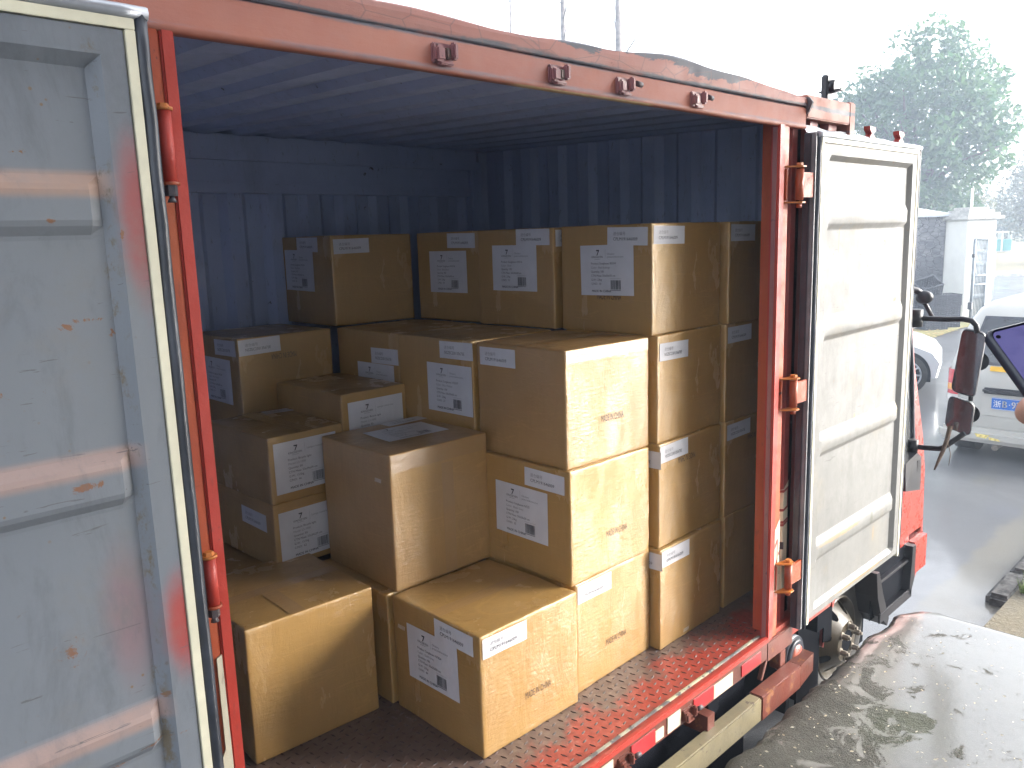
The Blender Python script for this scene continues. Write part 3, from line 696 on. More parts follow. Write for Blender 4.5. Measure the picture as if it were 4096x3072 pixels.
    b = MB(); b.cyl((x0-.02, .80, -.89), (x0+.4, .80, -.89), .035, 'nut'); b.build('exhaust', t)
    b = MB(); b.box((x0+.1, yc-.7, -.86), (x0+4, yc+.7, -.78), 'darkgap'); b.build('underbody', t)
van()
# ------------------------------------------------------------------ white car, mostly behind the open door
def car():
    t = empty('car', (12.9, 3.6, Z0), 'white car nosing out behind the open right truck door', 'car')
    fw = V((.30, -.95, 0)).normalized(); sd_ = V((-fw.y, fw.x, 0))*-1      # sd_ points to the side we see (towards the camera)
    if sd_.dot(V((-1, -.3, 0))) < 0: sd_ = -sd_
    wc = V((12.63, 3.10, Z0+.33)) 
    P = lambda a, s_, z: wc - V((0, 0, wc.z)) + fw*a + sd_*(s_) + V((0, 0, Z0+z))
    prof = [(.47, .30), (.52, .55), (.40, .72), (.1, .84), (-.45, .94), (-1.1, 1.42), (-1.6, 1.48), (-2.6, 1.44), (-3.3, 1.05), (-3.8, 1.0), (-3.9, .35)]
    b = MB(); rows = []
    for s_, inz in ((.14, .0), (.10, .02), (0., .0), (-1.5, 0.), (-1.66, .02), (-1.7, 0)):
        rows.append([P(a - (.03 if s_ in (.14, -1.7) else 0), s_, z if s_ not in (.14, -1.7) else z*.97) for a, z in prof])
    b.grid(rows, 'carp', smooth=True)
    b.poly([P(a-.03, .14, z*.97) for a, z in prof], 'carp'); b.poly([P(a-.03, -1.7, z*.97) for a, z in prof], 'carp')
    b.build('body', t)
    b = MB(); pts = [P(.37*math.cos(i/16*math.pi), .146, .33+.39*math.sin(i/16*math.pi)) for i in range(17)]; b.poly(pts+[P(-.37, .146, .22), P(.37, .146, .22)], 'darkgap'); b.build('wheel_arch', t)
    b = MB(); c = P(0, .0, .33); b.cyl(c-sd_*.1, c+sd_*.165, .325, 'tyre', seg=28); wh = b.build('wheel', t)
    b = MB(); b.cyl(c+sd_*.166, c+sd_*.17, .225, 'darkgap', seg=24)
    for i in range(10):
        a = i*math.pi/5; dv = fw*math.cos(a)+V((0, 0, math.sin(a))); e = fw*math.cos(a+.35)+V((0, 0, math.sin(a+.35)))
        b.tube([c+sd_*.175+dv*.04, c+sd_*.182+dv*.225], .016, 'alu', 6)
    ring = [c+sd_*.178+(fw*math.cos(i*math.pi/14)+V((0, 0, math.sin(i*math.pi/14))))*.225 for i in range(29)]; b.tube(ring, .014, 'alu', 6); b.build('rim', wh)
    b = MB(); b.poly([P(-.62, .152, .95), P(-1.12, .152, 1.34), P(-1.5, .152, 1.38), P(-1.5, .152, .95)], 'glassd'); b.build('side_window', t)
    b = MB(); b.sphere(P(-.62, .26, 1.02), .12, 'blackp', sc=(.8, 1.1, .75)); b.build('door_mirror', t)
car()

# ================================================================== TRUCK
YO = -.298
truck = empty('box_truck', (.4, .9, Z0), 'red truck with a steel box body whose two wide side doors stand open', 'truck')
def tp(b, name, parent=None, **k): return b.build(name, parent or truck, **k)
# floor with raised tread pattern
b = MB(); b.box((-2.6, -.285, -.09), (2.12, 2.16, 0), 'tread'); fl = tp(b, 'cargo_floor')
b = MB(); k = b.mi('treadtop'); pt = .037
for i in range(int(2.55/pt)):
    for j in range(int(1.15/pt)):
        x = -.98+i*pt; y = -.262+j*pt
        if y > .62 or (y > .05 and x > .05): continue
        a = 0.2 if (i+j) % 2 else 0.2+math.pi/2
        d = V((math.cos(a), math.sin(a), 0))*.0145; n = V((-math.sin(a), math.cos(a), 0))*.0045; c = V((x, y, 0)); zt = V((0, 0, .0028))
        q_ = [b.bm.verts.new(p) for p in (c-d, c+n, c+d, c-n, c-d*.55+zt, c+n*.3+zt, c+d*.55+zt, c-n*.3+zt)]
        for f in ((4, 5, 6, 7), (0, 1, 5, 4), (1, 2, 6, 5), (2, 3, 7, 6), (3, 0, 4, 7)): b.bm.faces.new([q_[m] for m in f]).material_index = k
o = tp(b, 'tread_pattern', fl); 
# corrugated interior
def corrug(a0, a1, pitch, depth, flat=.34):
    r = []; x = a0; s_ = pitch*(.5-flat)
    while x < a1:
        r += [(x, 0), (x+pitch*flat, 0), (x+pitch*.5, depth), (x+pitch*(.5+flat), depth)]; x += pitch
    r = [(min(p, a1), d) for p, d in r]; r.append((a1, 0)); return r
b = MB(); c = corrug(-2.6, 2.14, .232, .036); b.grid([[(x, 2.165-d, 0) for x, d in c], [(x, 2.165-d, 2.1) for x, d in c]], 'inside'); b.grid([[(x, 2.26, -.1) for x in (-2.62, 2.15)], [(x, 2.26, 2.4) for x in (-2.62, 2.15)]], 'maroon'); tp(b, 'back_wall')
b = MB(); b.box((-2.6, 2.10, 2.095), (1.98, 2.20, 2.27), 'inside', .006); b.box((-2.6, 2.06, 2.205), (1.98, 2.101, 2.33), 'inside', .008); b.box((-2.6, 2.085, 2.045), (1.98, 2.18, 2.094), 'inside', .006); b.box((1.94, 2.07, 0), (2.03, 2.17, 2.26), 'inside', .006); tp(b, 'far_door_header')
c = corrug(-.29, 2.2, .232, .036); b = MB(); b.grid([[(2.11-d, y, 0) for y, d in c], [(2.11-d, y, 2.288+(y+.27)/2.51*.068) for y, d in c]], 'inside'); b.box((2.115, -.29, -.1), (2.135, 2.25, 2.30), 'maroon'); tp(b, 'front_wall')
b = MB(); b.box((-2.64, -.29, -.1), (-2.6, 2.25, 2.34), 'inside'); tp(b, 'rear_wall')
c = corrug(-2.6, 2.14, .21, .024); b = MB(); b.grid([[(x, -.27, 2.262+d) for x, d in c], [(x, 2.24, 2.33+d) for x, d in c]], 'inside'); b.grid([[(x, -.27, 2.296) for x in (-2.64, 2.14)], [(x, 2.26, 2.362) for x in (-2.64, 2.14)]], 'maroon'); tp(b, 'ceiling')
# near side wall: left of the doors (behind the left door) and the recessed bit right of the opening
b = MB(); b.box((-2.64, -.285, -.1), (-1.08, -.25, 2.27), 'inside'); tp(b, 'side_wall')
b = MB(); c = [(1.52, -.262), (1.545, -.262), (1.562, -.225), (1.60, -.225), (1.617, -.262), (1.66, -.262), (1.68, -.225), (1.75, -.225), (1.77, -.262), (1.84, -.262), (1.86, -.225), (1.93, -.225), (1.95, -.262), (2.03, -.262), (2.05, -.225), (2.09, -.225), (2.10, -.262)]
b.grid([[(x, y, -.02) for x, y in c], [(x, y, 2.235) for x, y in c]], 'maroon')
b.box((2.075, -.30, -.02), (2.135, -.2, 2.325), 'beam', .006); b.box((1.66, -.302, 2.225), (2.074, -.2, 2.318), 'beam', .005); b.grid([[(1.515, -.23, 0), (2.1, -.23, 0)], [(1.515, -.23, 2.3), (2.1, -.23, 2.3)]], 'darkgap')
sw = tp(b, 'front_side_wall')
# painted characters on the recess (white field, red outlined strokes)
b = MB()
def onrec(x, z, off=.003):
    for (xa, ya), (xb, yb) in zip(c, c[1:]):
        if xa <= x <= xb: return V((x, ya+(yb-ya)*(x-xa)/(xb-xa)-off, z))
    return V((x, -.262-off, z))
def recsheet(x0, x1, zl, zh, m, off):
    xs = sorted({x0, x1} | {x for x, y in c if x0 < x < x1}); 
    b.grid([[onrec(x, zl(x), off) for x in xs], [onrec(x, zh(x), off) for x in xs]], m)
recsheet(1.521, 1.665, lambda x: .14, lambda x: .56+(x-1.52)*.75, 'refw', .002)
for (x0, x1, za, zb_) in ((1.60, 1.655, .50, .60), (1.565, 1.60, .42, .52), (1.53, 1.565, .32, .45), (1.60, 1.66, .43, .455)):
    for (xa, xb, z0, z1) in ((x0, x1, za, za+.012), (x0, x1, zb_-.012, zb_), (x0, x0+.008, za, zb_), (x1-.008, x1, za, zb_)): recsheet(xa, xb, lambda x, z0=z0: z0+(x-1.52)*.3, lambda x, z1=z1: z1+(x-1.52)*.3, 'maroon', .0045)
recsheet(1.598, 1.612, lambda x: .23, lambda x: .36, 'rubber', .005); recsheet(1.59, 1.622, lambda x: .35, lambda x: .385, 'rubber', .006)
b.build('painted_lettering', sw)
# posts
b = MB(); b.box((-1.085, -.297, -.02), (-1.0085, -.20, 2.20), 'orange', .004); b.box((-1.008, -.299, -.02), (-.980, -.26, 2.19), 'red', .004); pl = tp(b, 'door_post')
b = MB(); yy = -.3015
b.prism([V((x, yy, z)) for x, z in ((-1.022, .905), (-1.010, .91), (-1.0085, .66), (-1.0085, .405), (-1.036, .375), (-1.04, .44), (-1.034, .485), (-1.037, .595), (-1.055, .58), (-1.055, .625), (-1.04, .655), (-1.022, .69))][::-1], (0, .004, 0), 'refw'); b.build('painted_lettering', pl)
b = MB(); b.box((1.43, -.302, -.02), (1.476, -.262, 2.19), 'red', .005); b.box((1.4765, -.296, -.02), (1.524, -.20, 2.24), 'orange', .005); b.box((1.425, -.292, 0), (1.4295, -.274, 2.175), 'purple', .001); pr = tp(b, 'door_post')
b = MB(); b.prism([(1.480, -.2985, .20), (1.5225, -.2985, .20), (1.5225, -.2985, .53), (1.480, -.2985, .485)], (0, .003, 0), 'refw')
for pl_ in ([(1.482, .40), (1.502, .425), (1.498, .44), (1.482, .42)], [(1.500, .33), (1.506, .33), (1.506, .44), (1.500, .44)], [(1.482, .30), (1.498, .33), (1.498, .345), (1.482, .318)], [(1.512, .36), (1.5225, .37), (1.5225, .385), (1.512, .375)]): b.prism([(x, -.2995, z) for x, z in pl_], (0, .0012, 0), 'maroon')
b.build('painted_lettering', pr)
# hinges
def hinge_left(z, hh):
    b = MB(); x, y = -1.026, -.322
    b.cyl((x, y, z-hh), (x, y, z+hh), .0135, 'red', seg=18); h = b.build('hinge', pl)
    b = MB(); b.cyl((x, y, z+hh), (x, y, z+hh+.006), .0175, 'hingeo', seg=18); b.cyl((x, y, z+hh+.006), (x, y, z+hh+.013), .0125, 'hingeo', .010, seg=6, smooth=False)
    b.build('washer', h); b = MB(); b.cyl((x, y, z-hh-.006), (x, y, z-hh), .0175, 'hinge', seg=18); b.cyl((x, y, z-hh-.026), (x, y, z-hh-.006), .012, 'seam', seg=6, smooth=False); b.cyl((x, y, z-hh-.038), (x, y, z-hh-.026), .009, 'seam', .004, seg=10); b.build('hinge_nut', h)
    b = MB(); b.box((x-.05, y-.003, z-hh*.95), (x-.012, y+.035, z+hh*.95), 'rubber', .004); b.box((x-.01, y+.012, z-hh*.9), (x+.012, y+.034, z+hh*.9), 'red', .003); b.build('hinge_leaf', h)
hinge_left(1.968, .066); hinge_left(1.09, .052)
def hinge_right(z, hh):
    b = MB(); x, y = 1.545, -.332
    b.cyl((x, y, z-hh), (x, y, z+hh), .017, 'hinge', seg=18); h = b.build('hinge', pr)
    b = MB()
    for s_ in (-1, 1): b.prism([V((x-.056, -.296, z+s_*(hh+.006))), V((x-.052, -.312, z+s_*(hh+.006))), V((x-.015, y-.022, z+s_*(hh+.006))), V((x+.014, y-.022, z+s_*(hh+.006))), V((x+.03, y, z+s_*(hh+.006))), V((x+.018, y+.022, z+s_*(hh+.006)))], (0, 0, .006*s_), 'hingeo')
    b.cyl((x, y, z+hh+.014), (x, y, z+hh+.024), .014, 'hingeo', seg=6, smooth=False); b.cyl((x, y, z-hh-.03), (x, y, z-hh-.014), .011, 'hinge', seg=8)
    b.box((x-.058, -.306, z-hh), (x-.050, -.297, z+hh), 'hinge', .001); b.build('hinge_bracket', h)
    b = MB(); b.prism([V((x+.016, y-.006, z-hh*.8)), V((x+.12, y-.006, z-hh*.8)), V((x+.12, y+.006, z-hh*.8)), V((x+.016, y+.008, z-hh*.8))], (0, 0, hh*1.6), 'hinge'); b.build('hinge_arm', h)
for z, hh in ((1.952, .062), (1.086, .058), (.262, .056)): hinge_right(z, hh)
# top beam with flange, dents and the peeling lip above it
def strip(name, xs, prof, m, amp, seed):
    b = MB(); rows = []
    for y, z in prof: rows.append([(x, y+amp*mnoise.noise(V((x*1.7, z*9, seed))), z+amp*1.3*mnoise.noise(V((x*1.1, y*5, seed+5)))) for x in xs])
    b.grid(rows, m, smooth=True); return b
xs = [-2.6+.06*i for i in range(72)]; xs = [x for x in xs if x < 1.655]+[1.655]
b = strip('top_beam', xs, [(-.268, 2.20), (-.272, 2.183), (-.296, 2.182), (-.302, 2.186), (-.302, 2.196), (-.298, 2.200), (-.298, 2.262), (-.29, 2.268), (-.285, 2.275)], 'beam', .004, 1); tb = tp(b, 'top_beam')
def lipz(x): 
    P_ = [(-2.6, 2.33), (-.95, 2.335), (-.51, 2.322), (-.06, 2.316), (.3, 2.326), (.68, 2.348), (1.1, 2.334), (1.45, 2.314), (1.66, 2.304)]
    for (a, za), (b_, zb_) in zip(P_, P_[1:]):
        if a <= x <= b_: k = (x-a)/(b_-a); k = k*k*(3-2*k); return za+(zb_-za)*k
    return 2.304
b = MB(); rows = []
for k, (y, fz) in enumerate([(-.297, -.05), (-.301, .03), (-.3025, .30), (-.302, .7), (-.299, .95), (-.293, 1.0), (-.2, 1.0), (-.1, .95)]):
    rows.append([(x, y+.0016*mnoise.noise(V((x*3, k*.7, 3))), 2.272+(lipz(x)-2.272)*fz+.006*fz*mnoise.noise(V((x*4, k*.5, 9)))) for x in xs])
b.grid(rows, 'lip', smooth=False); b.prism([(1.656, -.31, 2.25), (1.656, -.325, 2.285), (1.656, -.31, 2.305), (1.656, -.24, 2.31), (1.656, -.27, 2.21)], (.012, 0, 0), 'seam'); tp(b, 'roof_edge')
# lock keepers on the beam and on the sill
def keeper(x, z, y0, sgn, broken, parent, m='beam'):
    b = MB()
    b.box((x-.040, y0-.008, z-.027), (x+.028, y0+.004, z+.022), m, .004)
    b.box((x-.040, y0-.026, z-.025), (x-.010, y0-.008, z+.012), m, .006)
    b.box((x+.010, y0-.030, z-.018), (x+.028, y0-.008, z+.024), m, .005)
    b.box((x-.028, y0-.024, z-.032), (x+.016, y0-.006, z-.024), m, .003)
    if not broken: b.cyl((x+.034, y0-.025, z+.006), (x+.06, y0-.025, z+.004), .009, 'seam', seg=8)
    else: b.box((x-.006, y0-.020, z-.016), (x+.012, y0-.006, z+.010), 'seam', .003)
    b.build('lock_keeper', parent)
for i, (x, z) in enumerate(((-.303, 2.231), (.12, 2.229), (.424, 2.228), (.834, 2.225))): keeper(x, z, -.299, 1, i < 2, tb, 'purple')
# floor sill
b = MB(); b.box((-1.0, -.302, -.10), (1.43, -.286, .003), 'rustbrown', .003); b.box((-1.0, -.308, -.016), (1.432, -.285, .006), 'red', .004); b.box((-1.0, -.272, .0005), (1.42, -.258, .007), 'yline', .002); b.box((1.432, -.302, -.115), (1.668, -.18, -.022), 'rustbrown', .004); sill = tp(b, 'floor_sill')
for x0, x1, z0, z1, m in ((1.203, 1.365, -.085, -.034, 'refr'), (.984, 1.13, -.09, -.03, 'refw'), (.837, .982, -.085, -.026, 'refr'), (.659, .745, -.088, -.022, 'refw'), (.58, .634, -.085, -.04, 'refw'), (.434, .58, -.09, -.026, 'refr'), (.22, .33, -.088, -.024, 'refw'), (.05, .2, -.09, -.026, 'refr')):
    b = MB(); b.box((x0, -.3065, z0), (x1, -.302, z1), m, .001); o = b.build('reflective_strip', sill)
keeper(.80, -.06, -.302, 1, False, sill, 'rustbrown'); keeper(.396, -.06, -.302, 1, False, sill, 'rustbrown')
# chassis, underrun bar, marker lamp
b = MB(); b.box((-2.6, .45, -.40), (4.2, .62, -.12), 'darkgap'); b.box((-2.6, 1.35, -.40), (4.2, 1.52, -.12), 'darkgap')
b.box((-2.4, -.20, -.98), (1.42, -.18, -.10), 'net')
for x in (-1.5, -.2, 1.0, 2.0): b.box((x, -.27, -.2), (x+.08, 2.2, -.095), 'darkgap')
b.box((-.6, .1, -.75), (1.1, .44, -.3), 'darkgap', .02); tp(b, 'chassis')
b = MB(); b.box((-2.2, -.37, -.29), (1.262, -.31, -.182), 'yellowbeam', .006); b.box((1.264, -.372, -.292), (1.62, -.308, -.180), 'rustbrown', .004); b.prism([(1.619, -.372, -.285), (1.74, -.372, -.255), (1.74, -.372, -.165), (1.619, -.372, -.18)], (0, .06, 0), 'rustbrown')
b.box((1.545, -.305, -.2), (1.60, -.25, -.11), 'rustbrown', .004); b.box((1.40, -.30, -.19), (1.42, -.28, -.1), 'rustbrown', .002, 2, Matrix.Rotation(.5, 4, 'Y')); b.box((.9, -.33, -.2), (.95, -.2, -.12), 'rustbrown'); tp(b, 'side_guard_rail')
b = MB(); b.cyl((1.70, -.30, -.185), (1.70, -.235, -.185), .088, 'rubber', .094, seg=28); b.cyl((1.70, -.312, -.185), (1.70, -.299, -.185), .068, 'rubber', .076, seg=28); ml = tp(b, 'marker_lamp')
b = MB(); b.sphere((1.70, -.310, -.185), .052, 'lensold', sc=(1, .28, 1.0)); b.build('lens', ml)
# doors
def door(xa, xb, yf, zt, zb, ribs, m, hinge_side):
    """flat folded leaf: inner face towards -y. hinge_side +1: hinge edge at the larger x"""
    b = MB(); pdep = .021; fr = .07
    ins = .048       # rubber + cream strip width
    ix0, ix1 = xa+ins, xb-ins; iz0, iz1 = zb+.03, zt-ins
    px0, px1 = (ix0+.06, ix1-.042) if hinge_side > 0 else (ix0+.055, ix1-.055)
    pz0, pz1 = iz0+.03, iz1-.045
    # frame faces
    b.box((ix0, yf, iz0), (ix1, yf+.05, pz0), m); b.box((ix0, yf+.0002, pz1), (ix1, yf+.05, iz1), m)
    b.box((ix0, yf+.0004, pz0), (px0, yf+.05, pz1), m); b.box((px1, yf+.0004, pz0), (ix1, yf+.05, pz1), m)
    prof = [(pz0, 0), (pz0+.018, pdep)]
    for c_ in sorted(ribs): prof += [(c_-.060, pdep), (c_-.052, pdep*.93), (c_-.036, pdep*.22), (c_-.026, .001), (c_+.026, .001), (c_+.036, pdep*.22), (c_+.052, pdep*.93), (c_+.060, pdep)]
    prof += [(pz1-.022, pdep), (pz1, 0)]
    dent = lambda x, z: .004*mnoise.noise(V((x*2.5, z*2.5, hinge_side*3)))
    xs_ = [px0, px0+.022, px0+.045]+[px0+.045+(px1-px0-.09)*i/10 for i in range(1, 10)]+[px1-.045, px1-.022, px1]
    rows = []
    for z, d in prof:
        r = []
        for i, x in enumerate(xs_):
            dd = d
            e = min(i, len(xs_)-1-i)
            if e == 0 or (hinge_side < 0 and i == 0): dd = 0.0006
            elif e == 1: dd = d if (hinge_side < 0 and i == 1) else (pdep if d < pdep else d)
            if z in (pz0, pz1): dd = 0.0006
            r.append((x, yf+dd+(dent(x, z) if 0 < e and dd > .005 else 0), z))
        rows.append(r)
    nf0 = len(b.bm.faces); b.grid(rows, m); b.bm.faces.ensure_lookup_table()
    for f in list(b.bm.faces)[nf0:]:
        c_ = f.calc_center_median(); f.smooth = hinge_side < 0 and px0+.03 < c_.x < px1-.03 and any(abs(c_.z-r_) < .061 for r_ in ribs)
    b.box((xa+.01, yf+.04, zb), (xb-.01, yf+.052, zt-.01), m); leaf = b.build('cargo_door', truck)
    bar = .024
    b = MB(); pr_ = [V((xa, yf+.012, zt)), V((xb, yf+.012, zt))]
    rr = .0135
    def wob(p, q_, n=24): return [p.lerp(q_, i/n)+V((.0018*rnd.uniform(-1, 1), .002*rnd.uniform(-1, 1), .0018*rnd.uniform(-1, 1))) for i in range(n+1)]
    b.tube(wob(V((xa, yf+.006, zt-rr)), V((xb, yf+.006, zt-rr))), rr, 'alu', 8)
    for x in (xa+rr, xb-rr): b.tube(wob(V((x, yf+.008, zb)), V((x, yf+.008, zt-rr))), rr, 'rubber', 8)
    b.box((xa+.001, yf+.004, zb), (xa+.026, yf+.05, zt-.012), 'rubber'); b.box((xb-.026, yf+.004, zb), (xb-.001, yf+.05, zt-.012), 'rubber'); b.build('rubber_seal', leaf)
    b = MB(); i0 = .026; i1 = .045
    b.box((xa+i0+.001, yf-.003, zb+.01), (xa+i1, yf+.02, zt-i1-.0005), 'cream', .001); b.box((xb-i1, yf-.003, zb+.01), (xb-i0-.001, yf+.02, zt-i1-.0005), 'cream', .001); b.box((xa+i0+.001, yf-.003, zt-i1), (xb-i0-.001, yf+.02, zt-i0), 'cream', .001); b.build('edge_strip', leaf)
    return leaf
dl = door(-2.235, -1.052, -.36, 2.207, -.03, (1.857, 1.355, .842, .35), 'doorL', 1)
dr = door(1.678, 2.842, -.347, 2.172, -.035, (1.822, 1.335, .805, .305), 'doorR', -1)
b = MB(); b.box((1.660, -.340, -.035), (1.676, -.29, 2.165), 'chan', .003); b.box((1.6595, -.3435, -.03), (1.668, -.3405, 2.15), 'chan', .001); b.box((1.652, -.325, -.03), (1.659, -.295, 2.16), 'rubber', .003); b.build('edge_channel', dr)
for x in (2.357, 2.716):
    b = MB(); z = 2.17
    b.prism([V((x-.03, -.292, z)), V((x+.03, -.292, z)), V((x+.032, -.292, z+.02)), V((x+.008, -.292, z+.035)), V((x+.036, -.292, z+.05)), V((x+.03, -.292, z+.066)), V((x-.034, -.292, z+.07)), V((x-.03, -.292, z+.052)), V((x-.008, -.292, z+.036)), V((x-.032, -.292, z+.02))], (0, .03, 0), 'cabred'); b.build('lock_cam', dr)
# top flap of the right door seal, bent strip
b = MB(); b.grid([[(x, -.30, 2.168+.012*mnoise.noise(V((x*6, 0, 0)))) for x in [1.66+.06*i for i in range(20)]], [(x, -.285, 2.20+.014*mnoise.noise(V((x*5, 1, 0)))-.02*(x-1.66)/1.2) for x in [1.66+.06*i for i in range(20)]]], 'alu', smooth=True); b.build('rain_flap', dr)
# ------------------------------------------------------------------ cab
prof = [(2.52, -.52), (2.42, -.30), (2.42, 1.95), (2.6, 2.08), (3.15, 2.08), (3.30, 1.9), (3.58, .92), (3.80, .42), (3.865, .2), (3.89, -.25), (3.86, -.46), (3.78, -.55), (3.34, -.55)]
arch = [(2.86+.47*math.cos(a), -.62+.47*math.sin(a)) for a in [math.pi*(.02+.96*i/14) for i in range(15)]]
prof = prof[1:13]+[(3.335, -.5)]+[p for p in arch if p[1] > -.52]+[(2.42, -.5)]
b = MB(); b.prism([(x, -.12, z) for x, z in prof], (0, 2.05, 0), 'cabred'); cab = tp(b, 'cab_body')
b = MB(); b.prism([(2.62, -.1235, .44), (3.52, -.1235, .30), (3.60, -.1235, .42), (3.50, -.1235, .92), (3.28, -.1235, 1.68), (2.62, -.1235, 1.68)], (0, .006, 0), 'glassd'); b.build('side_window', cab)
b = MB(); b.tube([(2.60, -.128, .42), (3.52, -.128, .28), (3.61, -.128, .40), (3.51, -.128, .93), (3.28, -.128, 1.7)], .014, 'rubber', 6); b.build('window_seal', cab)
b = MB(); b.prism([(3.885, .0, .28), (3.60, .0, .96), (3.33, .0, 1.86), (3.325, .0, 1.86), (3.88, .0, .28)], (0, 1.8, 0), 'glassd'); b.build('windscreen', cab)
# steps and front corner trim
b = MB(); b.prism([(2.99, -.175, -.24), (3.03, -.175, -.24), (3.10, -.175, -.40), (3.215, -.175, -.60), (3.19, -.175, -.64), (3.09, -.175, -.55), (3.02, -.175, -.40)], (0, .16, 0), 'blackp')
b.box((3.05, -.16, -.345), (3.58, .15, -.325), 'blackp', .004); b.box((3.12, -.165, -.56), (3.60, .15, -.535), 'blackp', .004)
b.prism([(3.56, -.178, -.24), (3.61, -.178, -.24), (3.615, -.178, -.46), (3.56, -.178, -.56), (3.53, -.178, -.56)], (0, .1, 0), 'blackp'); b.box((3.04, -.128, -.57), (3.56, -.1205, -.245), 'darkgap'); b.box((3.06, -.178, -.585), (3.58, -.165, -.52), 'blackp', .005)
for i in range(9):
    for j in range(4): b.box((3.17+i*.045, -.12+j*.06, -.535), (3.19+i*.045, -.08+j*.06, -.525), 'rubber')
tp(b, 'step')
b = MB(); b.box((3.60, -.16, -.50), (3.90, .02, -.20), 'cabred', .04, 4); tp(b, 'corner_bumper')
b = MB(); b.box((2.45, .05, -.9), (3.4, .1, .0), 'darkgap'); b.box((2.14, -.105, -.95), (2.40, -.095, -.05), 'darkgap'); b.box((2.40, -.127, -.46), (2.50, -.1205, .05), 'darkgap'); tp(b, 'housing_and_gap_sheets')  # outer black sheets added in front of the cab red to darken the gap
# front wheel
wc = V((2.80, -.02, -.62)); 
def wheel_at(c, R, wdt, name):
    b = MB(); pr_ = [(R*.61, 0.005), (R*.66, -.014), (R*.80, -.022), (R*.92, -.012), (R*.97, .004), (R, .03), (R, wdt-.03), (R*.95, wdt), (R*.7, wdt)]
    n = 40; rows = [[(c.x+r*math.cos(2*math.pi*i/n), c.y+y, c.z+r*math.sin(2*math.pi*i/n)) for r, y in pr_] for i in range(n+1)]
    b.grid(rows, 'tyre', smooth=True)
    for i in range(60):
        a = 2*math.pi*i/60; b.box((c.x+R*math.cos(a)-.006, c.y+.03, c.z+R*math.sin(a)-.006), (c.x+R*math.cos(a)+.006, c.y+wdt-.03, c.z+R*math.sin(a)+.006), 'tyre', 0, 1, None)
    return tp(b, name)
wh = wheel_at(wc, .40, .23, 'wheel')
b = MB(); R = .40; n = 64
prr = [(R*.635, -.006), (R*.62, -.018), (R*.60, -.010), (R*.575, .03), (R*.55, .045)]
rows = [[(wc.x+r*math.cos(2*math.pi*i/n), wc.y+y, wc.z+r*math.sin(2*math.pi*i/n)) for r, y in prr] for i in range(n+1)]; b.grid(rows, 'rim', smooth=True)
# disc with oval hand holes: ring sectors, leaving holes
ro, ri = R*.56, R*.30
def dy(r): k = (ro-r)/(ro-ri); return .045-.115*k**.8
for s_ in range(176):
    a0, a1 = 2*math.pi*s_/176, 2*math.pi*(s_+1)/176
    rs_ = [ro+(ri-ro)*i/26 for i in range(27)]
    for r0_, r1_ in zip(rs_, rs_[1:]):
        am = ((a0+a1)/2) % (2*math.pi/8); am = (am-math.pi/8)*(R*.45); rm = (r0_+r1_)/2-R*.455
        if (am/.027)**2+(rm/.030)**2 < 1: continue
        b.poly([(wc.x+r*math.cos(a), wc.y+dy(r), wc.z+r*math.sin(a)) for a, r in ((a0, r0_), (a1, r0_), (a1, r1_), (a0, r1_))], 'rim', True)
hy = wc.y+dy(ri)
for s_ in range(32):
    a0, a1 = 2*math.pi*s_/32, 2*math.pi*(s_+1)/32
    b.poly([(wc.x+r*math.cos(a), hy-.002*(r < .1), wc.z+r*math.sin(a)) for a, r in ((a0, ri), (a1, ri), (a1, .070), (a0, .070))], 'rim', True)
b.cyl((wc.x, hy, wc.z), (wc.x, hy+.06, wc.z), .07, 'darkgap', seg=24); b.cyl((wc.x, wc.y+.06, wc.z), (wc.x, wc.y+.07, wc.z), R*.64, 'darkgap', seg=32); rim = b.build('rim', wh)
for i in range(6):
    a = i*math.pi/3+.35; p = V((wc.x+.094*math.cos(a), hy, wc.z+.094*math.sin(a)))
    b = MB(); b.cyl(p, p+V((0, -.008, 0)), .024, 'nut', seg=12); b.cyl(p+V((0, -.008, 0)), p+V((0, -.042, 0)), .017, 'nut', seg=6, smooth=False); b.cyl(p+V((0, -.042, 0)), p+V((0, -.055, 0)), .010, 'nut', seg=8); b.build('wheel_nut', rim)
b = MB(); b.prism([(2.36, .06, -.95), (2.36, .06, -.05), (2.40, .06, -.05), (2.40, .06, -.95)], (0, .3, 0), 'darkgap'); tp(b, 'mudguard')
# mirrors on their arms
def arm(pts, r, name):
    b = MB(); b.tube(pts, r, 'blackp', 12); return b
b = arm([(3.52, -.10, 1.218), (3.5, -.30, 1.222), (3.5, -.40, 1.228), (3.5, -.445, 1.220), (3.5, -.47, 1.195), (3.5, -.478, 1.15)], .016, '')
b.cyl((3.50, -.135, 1.17), (3.50, -.135, 1.275), .042, 'blackp'); b.box((3.46, -.14, 1.16), (3.54, -.10, 1.26), 'blackp', .008); ma = tp(b, 'mirror_arm')
b = arm([(3.52, -.13, .425), (3.5, -.22, .430), (3.5, -.315, .438), (3.5, -.34, .452), (3.5, -.45, .555)], .016, '')
b.cyl((3.49, -.165, .395), (3.49, -.165, .475), .030, 'blackp'); b.prism([(3.28, -.21, .20), (3.53, -.21, .15), (3.55, -.20, .36), (3.47, -.20, .40), (3.28, -.20, .37)], (0, .10, 0), 'blackp'); b.box((3.44, -.205, .2), (3.54, -.115, .38), 'blackp', .03, 4); tp(b, 'mirror_arm')
